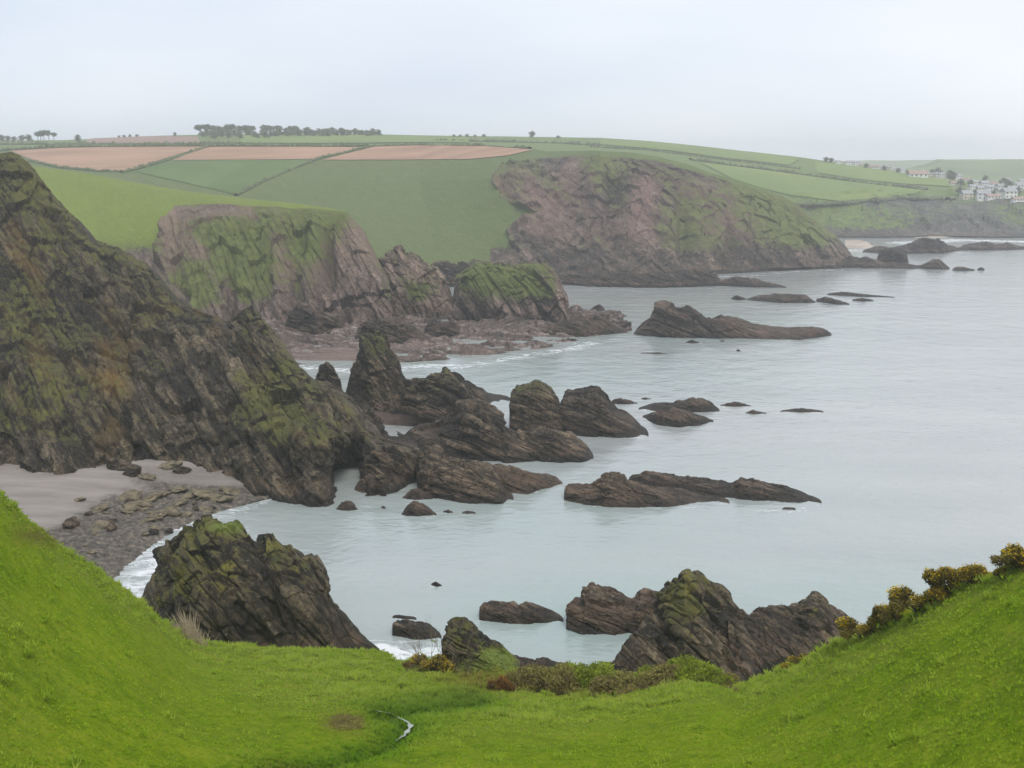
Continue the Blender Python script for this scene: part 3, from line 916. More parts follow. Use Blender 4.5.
def grass_tufts():
    """Short turf and rank tussocks standing on the valley: nobody could count them."""
    nv, nu, _ = FG.shape
    N = 200000
    vi = RNG.integers(60, int(nv * 0.90), N * 3)
    ui = RNG.integers(60, nu - 60, N * 3)
    p = FG[vi, ui]
    keep = (p[:, 1] > 28) & (p[:, 2] > 3.0)
    den = (0.12 + 0.25 * smooth(0.0, 0.35, fbm(p * 0.5, 3, 91))) + 0.7 * smooth(0.25, 0.8, FRANK[vi, ui] + FLUSH[vi, ui])
    keep &= (RNG.random(len(p)) < den) & (FLUSH[vi, ui] < 0.93)
    vi, ui, p = vi[keep][:N], ui[keep][:N], p[keep][:N]
    # tussocks: dense heads of longer grass
    ci = RNG.choice(len(p), 2600)
    wt = 0.12 + smooth(0.2, 0.8, FRANK[vi[ci], ui[ci]])
    ci = ci[RNG.random(len(ci)) < wt]
    K = 16
    tp = np.repeat(p[ci], K, 0) + np.c_[RNG.normal(0, .17, (len(ci) * K, 2)), np.zeros(len(ci) * K)]
    big = np.r_[np.zeros(len(p)), np.repeat(0.6 + 0.6 * RNG.random(len(ci)), K)]
    vi, ui, p = np.r_[vi, np.repeat(vi[ci], K)], np.r_[ui, np.repeat(ui[ci], K)], np.r_[p, tp]
    N = len(p)
    jit = np.c_[RNG.normal(0, .12, N), RNG.normal(0, .12, N), np.full(N, -0.03)]
    p = p + jit
    rank, brown, lush = FRANK[vi, ui] + big * 0.35, FBROWN[vi, ui], FLUSH[vi, ui]
    h = 0.05 + 0.07 * RNG.random(N) + np.clip(rank, 0, 1) * 0.13 * RNG.random(N) + lush * 0.14 + big * 0.20 * (0.6 + 0.5 * RNG.random(N))
    B = 4
    ang = RNG.random((N, B)) * 2 * np.pi
    lean = h[:, None] * (0.6 + 0.9 * RNG.random((N, B)))
    wd = 0.03 + 0.025 * RNG.random((N, B))
    ca, sa = np.cos(ang), np.sin(ang)
    base = p[:, None, :] + np.stack([ca * 0.05, sa * 0.05, np.zeros_like(ca)], -1)
    tip = p[:, None, :] + np.stack([ca * lean, sa * lean, np.repeat(h[:, None], B, 1)], -1)
    side = np.stack([-sa * wd, ca * wd, np.zeros_like(ca)], -1)
    v = np.stack([base - side, base + side, tip], 2).reshape(-1, 3)
    f = np.arange(len(v)).reshape(-1, 3)
    hue = np.clip(0.5 + 0.9 * fbm(p * 0.25, 3, 95) + RNG.normal(0, 0.16, N), 0, 1)
    rep = lambda a: np.repeat(a, B * 3)
    m = Mat('grass_blades', 0.8, 0.15)
    c = m.ramp(m.attr('hue'), [(0.0, (0.19, 0.32, 0.015)), (0.5, (0.27, 0.41, 0.022)), (1.0, (0.36, 0.45, 0.04))])
    c = m.mix(m.attr('rank'), c, (0.38, 0.38, 0.11))
    c = m.mix(m.attr('lush'), c, (0.085, 0.21, 0.015))
    c = m.mix(m.attr('brown'), c, (0.23, 0.13, 0.05))
    m.thin(c)
    o = make_mesh('grass', v, f, m.m, attrs={'hue': rep(hue), 'rank': rep(np.clip(rank * 0.75 * RNG.random(N), 0, 1)), 'brown': rep(np.clip(brown * RNG.random(N) * 1.2, 0, 1)), 'lush': rep(np.clip(lush * 0.8, 0, 1))})
    tag(o, 'short green turf and tussocks covering the valley slopes', kind='stuff')


grass_tufts()


# --- beaches and rock shelf
def beach():
    back = [(-90, 484, 2.6), (0, 474, 2.8), (60, 470, 2.8), (125, 459, 2.8), (180, 457, 2.6), (232, 468, 2.0), (268, 488, 0.8)]
    m1 = [(-70, 520, 2.2), (10, 505, 2.2), (60, 500, 2.1), (115, 487, 2.0), (165, 483, 1.8), (215, 486, 1.3), (268, 493, 0.5)]
    m2 = [(-40, 590, 1.2), (50, 545, 1.2), (85, 528, 1.2), (118, 515, 1.1), (160, 505, 0.9), (210, 500, 0.6), (268, 496, 0.2)]
    fr = [(40, 640, 0.0), (100, 588, 0.05), (122, 566, 0.05), (150, 543, 0.05), (180, 525, 0.05), (222, 510, 0.05), (270, 499, 0.0)]
    uw = [(70, 650, -1.5), (135, 602, -1.5), (150, 575, -1.5), (180, 550, -1.5), (210, 532, -1.5), (245, 516, -1.5), (285, 502, -1.5)]
    nu, nv = 420, 300
    bk = [(x, y - 34, z + 0.4) for x, y, z in back]
    rows = [resample(np.array([S(x, y, z) for x, y, z in r]), nu) for r in (bk, back, m1, m2, fr, uw)]
    g = catmull(rows, nv)
    px, py = proj(g)
    f1 = fbm(g * 0.12, 4, 101)
    sand = 1 - smooth(-6, 10, (py - np.interp(px, [0, 60, 110, 150, 230], [555, 520, 497, 478, 470])) + 26 * f1)
    sand = np.maximum(sand, 0.75 * (1 - smooth(-2, 5, py - np.interp(px, [150, 200, 235], [480, 484, 486]))))
    rub = np.clip(1 - sand, 0, 1)
    g[..., 2] += rub * (fbm(np.stack([g[..., 0] * .45, g[..., 1] * .7, g[..., 2] * 0], -1), 4, 103, ridged=True) * 0.35 + fbm(np.stack([g[..., 0], g[..., 1], g[..., 2] * 0], -1) * 1.6, 3, 104) * 0.25) * smooth(-1.6, 0.4, g[..., 2])
    m = Mat('beach_sand_and_rubble', 0.75, 0.4)
    n1 = m.noise(m.pos, 1.3, 6, 0.7)
    n2 = m.noise(m.mapped(m.pos, (0.25, 1, 1), (0, 0, 0.3)), 0.35, 4, 0.6)
    sandc = m.ramp(n2, [(0.35, (0.19, 0.165, 0.148)), (0.65, (0.27, 0.235, 0.21))])
    rubc = m.ramp(n1, [(0.34, (0.033, 0.029, 0.026)), (0.5, (0.085, 0.071, 0.058)), (0.66, (0.20, 0.165, 0.125))])
    m.color(m.mix(m.attr('rubble'), sandc, rubc))
    m.bump(n1, 0.5, 0.2)
    o = make_mesh('cove_beach', g, grid_faces(nv, nu), m.m, attrs={'rubble': rub})
    tag(o, 'grey pink sand with a strip of dark rubble at the foot of the near headland', kind='structure')
    register('beach', g)


beach()


def rock_shelf():
    back = [(265, 322), (300, 318), (350, 316), (400, 316), (450, 314), (500, 314), (560, 314), (600, 313), (622, 316)]
    mid = [(270, 345), (310, 343), (350, 342), (400, 338), (450, 335), (500, 332), (560, 328), (602, 324), (628, 322)]
    fr = [(270, 364), (320, 366), (360, 366), (400, 362), (445, 359), (500, 353), (556, 346), (588, 337), (632, 330)]
    uw = [(x, y + 5) for x, y in fr]
    nu, nv = 420, 170
    zz = (1.6, 1.4, 0.1, -1.5)
    rows = [resample(np.array([S(x, y, z) for x, y in r]), nu) for r, z in zip((back, mid, fr, uw), zz)]
    g = catmull(rows, nv)
    px, py = proj(g)
    f1 = fbm(g * 0.06, 4, 111)
    lump = np.maximum(fbm(strata_coord(g, (0.1, 0.8, 0.5), 0.05, 0.16), 4, 112), -0.15)
    # open pools and a calm strip of shingle
    shingle = np.exp(-((px - 340) / 60) ** 2 - ((py - 354) / 9) ** 2)
    g[..., 2] += (lump * 5.5 + facets(g * 0.22, 113) * 1.2 + fbm(g * 0.5, 3, 115) * 0.6) * (1 - 0.85 * np.clip(shingle * 1.3, 0, 1)) * smooth(-1.6, 0.6, g[..., 2]) - 0.55
    veg = np.zeros(px.shape)
    earth = np.clip(0.15 + 0.9 * f1 + 0.6 * shingle, 0, 1)
    o = make_mesh('rock_shelf_shore', g, grid_faces(nv, nu), MAT['shelf'], attrs={'veg': veg, 'earth': earth})
    tag(o, 'low red brown rock shelf running out below the second headland', kind='structure')
    register('shelf', g)


MAT['shelf'] = rock_mat('shelf_rock', (0.1, 0.8, 0.55), 0.1, 0.5, (0.035, 0.028, 0.027), (0.10, 0.075, 0.064), (0.24, 0.19, 0.17),
                        (0.05, 0.055, 0.02), (0.09, 0.09, 0.03), tide=False, earth=(0.18, 0.125, 0.10), bdist=0.5)
rock_shelf()


def far_beaches():
    m = plain_noise('far_pale_sand', (0.32, 0.27, 0.22), (0.45, 0.39, 0.32), 0.05)
    for back, fr, lab in ((
            [(900, 231), (930, 229.5), (965, 231), (985, 234)], [(903, 239), (930, 239.5), (965, 238), (985, 236.5)], 'pale sand beach under the village bluff'),
            ([(845, 240), (858, 239.5), (872, 243)], [(845, 249), (858, 250), (874, 248)], 'small pale beach beside the far headland tip'),
            ([(352, 411), (380, 412), (410, 416), (436, 420)], [(352, 424), (380, 427), (410, 428), (436, 424)], 'small shingle bar behind the near headland')):
        a = resample(np.array([S(x, y, 2.2) for x, y in back]), 40)
        b = resample(np.array([S(x, y, -0.4) for x, y in fr]), 40)
        g = catmull([a, b], 12)
        g[..., 2] += fbm(g * 0.2, 3, 121) * 0.5
        o = make_mesh('pale_beach' if 'shingle' not in lab else 'shingle_shore', g, grid_faces(12, 40), m if 'shingle' not in lab else MAT['shelf'], attrs={'veg': np.zeros((12, 40)), 'earth': np.full((12, 40), 0.6)}, smooth_shade=True)
        tag(o, lab, kind='structure')


far_beaches()


# --- stream
def stream():
    m = Mat('stream_water', 0.55, 0.2)
    m.color((0.34, 0.37, 0.34))
    m.bump(m.noise(m.pos, 4, 4), 0.4, 0.1)
    for pts, w in (([(368, 714), (378, 715), (390, 717), (396, 719)], 0.15), ([(398, 721), (408, 726), (411, 730), (408, 735), (402, 741), (396, 745)], 0.15)):
        c = [hit(x, y, ['fore']) for x, y in resample(np.array(pts, float), 24)]
        c = np.array([q for q in c if q is not None])
        t = np.gradient(c, axis=0)
        s = np.stack([-t[:, 1], t[:, 0], 0 * t[:, 0]], -1)
        s /= np.linalg.norm(s, axis=-1, keepdims=True) + 1e-9
        wv = w * (0.15 + 1.3 * RNG.random(len(c)))[:, None] * np.sin(np.linspace(0.25, np.pi - 0.25, len(c)))[:, None]
        c[:, 2] += 0.30
        g = np.stack([c - s * wv, c, c + s * wv])
        o = make_mesh('stream_water', g, grid_faces(*g.shape[:2]), m.m, smooth_shade=True)
        tag(o, 'thin bright reach of stream winding through the grass', kind='structure')


stream()


# ------------------------------------------------------------------ ROCKS: every stack, reef and boulder its own thing
def rock(name, label, top, base, depth, mat='rock', cat='rock', group=None, seed=0, amp=1.0, strata=STR_SLAB, veg=0.0, vegtop=0.55, e=0.75, ridge=0.5, zbase=0.0, earth=0.0, res=1.0, spots=(), dents=(), dprof=None, turf=()):
    top, base = np.array(top, float), np.array(base, float)
    x0, x1 = min(top[0, 0], base[0, 0]), max(top[-1, 0], base[-1, 0])
    w = x1 - x0
    nu = int(np.clip(w * 1.7 * res, 28, 430))
    cx = np.linspace(x0, x1, nu)
    ty, by = np.interp(cx, top[:, 0], top[:, 1]), np.interp(cx, base[:, 0], base[:, 1])
    ty = np.minimum(ty, by - 0.2)
    Fp = S(cx, by, zbase)
    s = np.linspace(-1, 1, nu)
    tp = np.sqrt(np.clip(1 - s ** 4, 0, 1)) * 0.92 + 0.08
    dep = depth * tp
    if dprof:
        dep = dep * np.interp(cx, [q[0] for q in dprof], [q[1] for q in dprof])
    R = P(cx, ty, Fp[:, 1] + dep * ridge)
    R[:, 2] = np.maximum(R[:, 2], zbase + 0.1)
    Bp = Fp.copy()
    Bp[:, 1] += dep
    Bp[:, 0] *= (Fp[:, 1] + dep) / Fp[:, 1]
    bot = zbase - 1.6
    nb = int(np.clip(np.max((by - ty)) * 2.4 * res, 24, 220))
    th = np.linspace(0, np.pi / 2, nb)
    rows = []
    for t in th:
        a, b = 1 - math.cos(t) ** e, math.sin(t) ** e
        q = Fp * (1 - a) + R * a
        q[:, 2] = bot + (R[:, 2] - bot) * b
        rows.append(q)
    for t in np.linspace(0, np.pi / 2, max(nb // 2, 12))[1:]:
        a, b = math.sin(t) ** e, math.cos(t) ** e
        q = R * (1 - a) + Bp * a
        q[:, 2] = bot + (R[:, 2] - bot) * b
        rows.append(q)
    g = np.array(rows)
    # pinch both ends to close the shape
    for k in (0, -1):
        g[:, k, :] = g[:, k, :].mean(0)
        g[:, k, 2] = bot
    n = grid_normals(g)
    H = max(R[:, 2].max() - zbase, 0.5)
    if dents:
        px, py = proj(g)
        for x0_, y0_, x1_, y1_, wd, dp in dents:
            ab = np.array([x1_ - x0_, y1_ - y0_], float)
            t = np.clip(((px - x0_) * ab[0] + (py - y0_) * ab[1]) / (ab @ ab), 0, 1)
            k = np.exp(-(np.hypot(px - x0_ - t * ab[0], py - y0_ - t * ab[1]) / wd) ** 2)
            g = g - n * (dp * k)[..., None]
        n = grid_normals(g)
    mm = w / F * Fp[:, 1].mean()
    L = min(H * 1.3, mm * 0.5)
    fs = 1.0 / max(L, 0.4)
    b1, t1 = beds(g, strata, 0.30 * L, seed + 3, 5)
    b2, t2 = beds(g, strata, 0.10 * L, seed + 5, 6)
    crk = pnoise(g * 2.6 * fs, seed + 21)
    a = facets(strata_coord(g, strata, 1.0 * fs, 1.6 * fs), seed + 4) * 0.13 * L + b1 * 0.16 * L + b2 * 0.07 * L + facets(g * 4.5 * fs, seed + 6) * 0.05 * L \
        + fbm(g * 1.3 * fs, 3, seed + 9) * 0.10 * L + fbm(g * 8 * fs, 3, seed + 10) * 0.025 * L - np.exp(-(crk / 0.05) ** 2) * 0.05 * L
    a = a * np.clip((g[..., 2] - bot) / 1.6, 0, 1)
    tone = t1 * 0.9 + t2 * 0.9
    scr = np.clip(np.arange(nu) / 4.0, 0.15, 1) * np.clip(np.arange(nu)[::-1] / 4.0, 0.15, 1)
    hl = np.clip((R[:, 2] - zbase) / H, 0, 1)
    a = a * (scr * np.clip(0.04 + 1.25 * hl, 0, 1))[None, :] * amp * 0.8
    g = displace(g, n, np.clip(a, -0.45 * L, 0.45 * L))
    n = grid_normals(g)
    nz = np.abs(n[..., 2])
    f1 = fbm(g * 2.2 * fs, 4, seed + 13)
    hrel = (g[..., 2] - zbase) / H
    vg = veg + 0.8 * f1 * (veg > -0.5) + vegtop * smooth(0.45, 0.9, nz) * smooth(0.45, 0.85, hrel)
    px, py = proj(g)
    for x, y, rx, ry, k in spots:
        vg = vg + k * np.exp(-(((px - x) / rx) ** 2 + ((py - y) / ry) ** 2))
    lw = np.zeros(vg.shape)
    for x, y, rx, ry, k in turf:
        lw = np.maximum(lw, k * np.exp(-(((px - x) / rx) ** 2 + ((py - y) / ry) ** 2)))
    vg = np.maximum(vg, lw)
    vg = vg * smooth(2.2, 4.0, g[..., 2] + 1.5 * f1)
    er = np.clip(earth + 0.9 * fbm(g * 1.2 * fs, 4, seed + 17), 0, 1) * (earth > 0)
    if zbase == 0.0:
        WASH.append((Fp[::max(1, nu // 24), :2], 0.62))
    org = np.array([Fp[nu // 2, 0], Fp[nu // 2, 1] + dep[nu // 2] * 0.5, zbase])
    o = make_mesh(name, g, grid_faces(*g.shape[:2]), MAT[mat], attrs={'veg': vg, 'earth': er, 'tone': tone, 'lawn': np.clip(lw * 1.4, 0, 1)}, origin=org)
    tag(o, label, cat, group)
    return o


# the two big mossy rocks that close the cove in front
rock('cove_rock', 'big dark craggy rock with a mossy summit at the left of the cove',
     [(140, 604), (150, 581), (160, 561), (170, 546), (182, 535), (195, 527), (210, 522), (226, 521), (240, 527), (252, 537), (259, 541), (266, 535), (276, 536), (290, 545), (305, 556), (318, 571), (325, 586), (330, 600), (336, 611), (346, 618), (360, 632), (375, 645), (388, 657)],
     [(140, 640), (160, 655), (200, 670), (250, 674), (300, 670), (340, 660), (365, 657), (388, 658)], 24, 'rock_mossy', seed=1, amp=0.85, turf=((228, 527, 17, 5, 1.1),), dprof=[(290, 1), (325, 0.5), (350, 0.22), (388, 0.1)], veg=0.03, vegtop=0.55, strata=(0.75, 0.3, 0.6), e=0.85, res=1.0, ridge=0.62,
     dents=((262, 548, 300, 650, 11, 1.3), (235, 590, 270, 660, 7, 0.9)), spots=((180, 575, 30, 42, 0.45), (225, 527, 26, 7, 1.0), (275, 550, 20, 14, 0.5), (225, 575, 12, 20, 0.3), (300, 620, 50, 30, -0.4), (250, 620, 40, 20, -0.3), (260, 570, 8, 40, -0.4)))
rock('cove_rock', 'big dark craggy rock with a yellow mossy peak at the right of the cove',
     [(604, 672), (618, 652), (630, 638), (645, 625), (655, 609), (663, 598), (672, 589), (685, 580), (695, 585), (710, 597), (722, 605), (733, 617), (741, 616), (755, 630), (765, 645), (775, 660), (790, 672)],
     [(604, 674), (640, 688), (700, 698), (760, 692), (790, 680)], 20, 'rock_mossy', seed=2, amp=0.85, dprof=[(604, 0.1), (625, 0.35), (660, 1)], veg=0.05, vegtop=0.3, strata=(0.75, 0.3, 0.6), e=0.9, ridge=0.6,
     dents=((705, 600, 740, 660, 6, 1.4), (660, 620, 690, 670, 5, 1.0)), spots=((686, 612, 36, 38, 0.55), (650, 650, 30, 20, -0.3), (715, 650, 40, 25, -0.35)))
rock('cove_rock', 'black jagged rock wall joining the mossy peak to the gorse slope',
     [(728, 622), (742, 615), (756, 617), (780, 619), (798, 617), (806, 611), (813, 607), (822, 609), (835, 617), (848, 625), (860, 640)],
     [(728, 668), (760, 682), (800, 680), (860, 660)], 16, 'rock_mossy', seed=3, veg=-0.3, vegtop=0.3, strata=(0.75, 0.3, 0.6), e=0.8, ridge=0.6, spots=((815, 612, 12, 6, 0.5),))
rock('cove_rock', 'layered brown rock with overhanging beds just behind the yellow mossy peak',
     [(566, 606), (571, 602), (580, 602), (583, 593), (590, 591), (605, 597), (620, 601), (634, 606), (639, 598), (655, 598), (668, 604)],
     [(566, 629), (580, 633), (620, 635), (650, 634), (668, 632)], 9, 'rock', seed=4, veg=-0.6, vegtop=0, e=0.55, earth=0.15)
rock('cove_rock', 'long low dark rock alone in the middle of the cove',
     [(479, 608), (484, 605), (495, 604), (513, 605), (519, 609), (525, 605), (545, 611), (557, 616), (564, 621)],
     [(479, 620), (495, 623), (530, 625), (564, 623)], 5, 'rock', seed=5, veg=-0.6, vegtop=0, e=0.6, earth=0.1)
rock('cove_rock', 'small wedge of dark rock beside the bare shrub', [(392, 625), (397, 622), (412, 624), (428, 627), (436, 632), (442, 638)], [(392, 636), (415, 640), (442, 640)], 4, 'rock', seed=6, veg=-0.6, vegtop=0, e=0.6)
rock('cove_rock', 'thin flat rock just behind the small wedge of rock in the cove', [(392, 617), (398, 615.5), (408, 617), (417, 619)], [(392, 619), (405, 621), (417, 621)], 2, 'rock', seed=7, veg=-0.6, vegtop=0)
rock('cove_rock', 'tiny lone rock in open water of the cove', [(431, 584), (435, 582), (439, 583), (442, 586)], [(431, 586), (437, 587.5), (442, 587)], 1.5, 'rock', seed=8, veg=-0.6, vegtop=0)
rock('shore_knoll_rock', 'grassy topped rock knoll at the valley mouth beside the bare shrub',
     [(441, 664), (444, 648), (446, 632), (452, 626), (465, 625), (473, 628), (480, 637), (488, 645), (498, 652), (508, 660), (520, 668)],
     [(441, 690), (460, 698), (500, 700), (520, 690)], 9, 'rock_mossy', seed=9, amp=1.0, veg=0.2, vegtop=0.3, e=0.62, zbase=3.0, turf=((496, 662, 24, 17, 1.2), (470, 668, 18, 12, 0.9)))
for i, (t, b, lab) in enumerate((
        ([(500, 662), (508, 658), (520, 658), (532, 661), (540, 665)], [(500, 672), (520, 678), (540, 676)], 'black shoreline rock next to the grassy knoll at the valley mouth'),
        ([(534, 664), (540, 660), (548, 661), (558, 665), (572, 668), (580, 672)], [(534, 676), (555, 680), (580, 678)], 'black pointed shoreline rock second from the grassy knoll'),
        ([(572, 670), (580, 667), (590, 671), (602, 673), (609, 671), (618, 674)], [(572, 680), (595, 683), (618, 680)], 'low black shoreline rock touching the yellow mossy peak'))):
    rock('shore_rock', lab, t, b, 4, 'rock_dark', seed=20 + i, veg=-0.5, vegtop=0.0, e=0.7)

# the reef that runs out from the near headland
rock('reef_rock', 'slab sided rock with tilted beds lying off the tip of the near headland',
     [(417, 462), (419, 452), (426, 449), (436, 451), (446, 456), (460, 462), (476, 466), (488, 468), (498, 478), (506, 492), (514, 500)],
     [(417, 488), (425, 497), (450, 500), (475, 503), (500, 505), (514, 502)], 14, 'rock', seed=31, veg=-0.5, vegtop=0.2, strata=(0.35, 0.5, 0.8), e=0.75, earth=0.12)
rock('reef_rock', 'leaning ledge of dark slabs forming the seaward toe of the near headland beyond the cave',
     [(364, 462), (372, 452), (382, 446), (394, 446), (406, 450), (415, 458), (423, 470)], [(364, 488), (380, 493), (400, 489), (423, 478)], 9, 'rock', seed=29, veg=-0.5, vegtop=0, strata=(0.5, 0.3, 0.8), e=0.8, earth=0.1)
rock('reef_rock', 'smooth brown boulder at the mouth of the sea cave in the near headland',
     [(354, 489), (360, 480), (370, 475), (380, 477), (390, 482), (397, 490)], [(354, 491), (372, 494.5), (397, 492)], 5, 'rock', seed=30, veg=-0.6, vegtop=0, earth=0.35, e=0.8)
rock('reef_rock', 'low brown tail of rock running right from the slab sided rock',
     [(478, 474), (495, 467), (512, 472), (530, 475), (545, 475), (556, 478), (563, 483)], [(478, 490), (500, 492), (527, 494), (545, 489), (563, 485)], 7, 'rock', seed=32, veg=-0.6, vegtop=0, strata=(0.35, 0.5, 0.8), e=0.7, earth=0.3)
rock('reef_rock', 'broad low rock with a central hump between the near headland and the twin stacks',
     [(402, 440), (412, 432), (424, 427), (440, 424), (452, 420), (460, 412), (470, 408), (480, 405), (490, 409), (500, 417), (507, 428), (518, 436), (530, 440), (536, 448)],
     [(402, 442), (420, 450), (450, 458), (480, 463), (515, 463), (536, 461)], 20, 'rock', seed=33, veg=-0.25, vegtop=0.25, e=0.7, earth=0.05)
rock('reef_rock', 'low rounded rock in front of the two dark stacks',
     [(508, 440), (520, 434), (535, 433), (552, 433), (570, 438), (583, 446), (594, 457)], [(508, 458), (530, 461), (560, 463), (580, 463), (594, 460)], 13, 'rock', seed=34, veg=-0.5, vegtop=0.0, e=0.65)
rock('sea_stack', 'tall rounded stack with a yellowish top, left of the two dark stacks',
     [(509, 420), (510, 404), (512, 394), (517, 387), (526, 384), (537, 382), (545, 387), (552, 393), (558, 401), (562, 413), (564, 428)], [(509, 431), (525, 434), (550, 435), (564, 433)], 13, 'rock', 'sea stack', seed=35, amp=0.65, veg=-0.1, vegtop=0.7, e=0.6)
rock('sea_stack', 'black domed stack with a sloping brown foot, right of the two dark stacks',
     [(560, 408), (564, 397), (568, 392), (577, 390), (591, 389), (600, 391), (607, 397), (612, 405), (618, 411), (626, 415), (633, 422), (641, 430), (649, 437)], [(560, 432), (580, 436), (615, 438.5), (649, 438)], 17, 'rock_dark', 'sea stack', seed=36, amp=0.65, veg=-0.3, vegtop=0.3, e=0.65)
rock('sea_stack', 'tall pinnacle with grass on its shoulder beside a long low ridge',
     [(343, 404), (346, 392), (350, 374), (356, 361), (360, 350), (361, 338), (367, 333), (378, 332), (386, 337), (391, 350), (398, 362), (402, 374), (407, 383), (412, 394)],
     [(343, 407), (360, 412), (390, 416), (412, 412)], 14, 'rock', 'sea stack', seed=37, amp=0.65, veg=0.0, vegtop=0.6, e=0.7, strata=(0.8, 0.2, 0.5), spots=((380, 345, 14, 14, 0.4),))
rock('reef_rock', 'long low ridge with a grassy cap joined to the pinnacle',
     [(388, 396), (398, 386), (408, 380), (420, 380), (430, 376), (446, 374), (456, 378), (463, 385), (472, 388), (482, 391), (488, 396), (500, 398), (514, 402)],
     [(388, 412), (410, 418), (440, 420), (470, 415), (492, 405), (514, 403.5)], 17, 'rock', seed=38, veg=-0.05, vegtop=0.55, e=0.75)
rock('sea_stack', 'small pointed fin of rock left of the pinnacle', [(313, 392), (317, 375), (321, 366), (327, 363), (333, 368), (339, 378), (343, 392), (345, 400)], [(313, 399), (330, 403), (345, 402)], 8, 'rock', 'sea stack', seed=39, veg=-0.3, vegtop=0.1, e=0.8)
rock('reef_rock', 'front ridge of the long twin reef, with broken slabs', [(564, 492), (568, 485), (577, 484), (590, 487), (604, 479), (612, 477), (626, 482), (650, 488), (690, 494), (712, 497), (730, 503)],
     [(564, 500), (590, 506), (620, 508), (660, 508), (700, 506), (730, 505)], 10, 'rock', seed=40, veg=-0.6, vegtop=0, strata=(0.3, 0.75, 0.6), e=0.75, earth=0.2)
rock('reef_rock', 'back ridge of the long twin reef, with a raised fin', [(628, 480), (634, 476), (644, 474), (662, 475), (690, 480), (715, 484), (734, 486), (741, 480), (755, 483), (780, 488), (800, 494), (822, 503)],
     [(628, 486), (660, 492), (700, 497), (760, 501), (800, 504), (822, 504.5)], 9, 'rock_dark', seed=41, veg=-0.6, vegtop=0, strata=(0.3, 0.75, 0.6), e=0.7)
rock('reef_rock', 'sharp dark reef rock, rear of the two near the open sea', [(638, 409), (655, 404), (672, 404), (690, 400), (700, 399), (711, 403), (720, 410)], [(638, 410.5), (680, 413), (720, 412)], 9, 'rock_dark', seed=42, veg=-0.6, vegtop=0, e=0.75)
rock('reef_rock', 'brown humped reef rock, front of the two near the open sea', [(642, 417), (660, 412), (675, 409), (690, 413), (705, 418), (714, 422)], [(642, 418), (656, 425), (680, 427.5), (700, 426), (714, 423)], 9, 'rock_dark', seed=43, veg=-0.6, vegtop=0, e=0.75)
rock('reef_rock', 'long rock island with a high left end below the far headland',
     [(633, 334), (643, 324), (651, 314), (657, 306), (668, 305), (686, 307), (700, 312), (706, 317), (720, 315), (736, 318), (750, 324), (770, 328), (790, 329.5), (812, 328), (825, 330), (832, 334)],
     [(633, 335), (660, 337), (700, 338.5), (740, 338.5), (800, 340.5), (832, 336)], 20, 'rock_dark', seed=44, veg=-0.5, vegtop=0.1, e=0.75, earth=0.1)
rock('grassy_stack', 'flat topped green stack with dark foot at the end of the second headland',
     [(448, 318), (455, 297), (460, 279), (470, 269), (482, 265), (500, 264), (522, 264), (540, 267), (551, 272), (558, 285), (565, 299), (570, 316), (574, 328)],
     [(448, 320), (470, 323), (500, 326), (540, 329), (574, 331)], 34, 'mid_cliff', 'sea stack', seed=45, amp=0.7, veg=0.28, vegtop=0.6, e=0.5, strata=(0.7, 0.2, 0.35), spots=((500, 282, 48, 18, 0.6), (562, 298, 8, 25, -0.8), (540, 314, 34, 10, -0.9), (480, 316, 40, 7, -0.8)))
rock('headland_crag', 'brown broken crag between the second headland and the green stack',
     [(374, 285), (381, 263), (388, 253), (398, 249), (406, 255), (412, 252), (418, 257), (426, 266), (436, 269), (443, 275), (449, 290), (456, 308)],
     [(374, 322), (400, 322), (430, 320), (456, 318)], 34, 'mid_cliff', seed=46, veg=0.1, vegtop=0.4, e=0.85, earth=0.25, strata=(0.7, 0.2, 0.35), spots=((425, 292, 20, 14, 0.5),))
rock('far_reef', 'low dark rock filling the gap between the broken crag and the green stack', [(418, 276), (432, 266), (446, 263), (462, 265), (480, 274)], [(418, 285), (446, 287), (480, 286)], 14, 'rock_dark', seed=48, veg=-0.5, vegtop=0, e=0.75)
for i, (t, b, dep, lab) in enumerate((
        ([(282, 328), (290, 312), (300, 304), (312, 307), (322, 311), (335, 316), (347, 330)], [(282, 334), (315, 338), (347, 336)], 14, 'dark boulder mass under the cliff at the head of the reddish shingle'),
        ([(354, 336), (366, 322), (380, 318), (396, 320), (410, 326), (424, 333), (432, 340)], [(354, 341), (390, 345), (432, 343)], 14, 'long dark rock on the shelf just behind the pinnacle'),
        ([(418, 330), (434, 322), (452, 322), (470, 328), (484, 334)], [(418, 336), (450, 339), (484, 337)], 10, 'dark low rock on the shelf in front of the green stack'),
        ([(540, 330), (560, 322), (580, 318), (600, 319), (616, 325), (628, 331)], [(540, 336), (580, 337), (628, 333)], 12, 'brown reef at the outer end of the rock shelf'))):
    rock('shelf_rock', lab, t, b, dep, 'rock_dark', seed=50 + i, veg=-0.3, vegtop=0.1, e=0.75, earth=0.08)
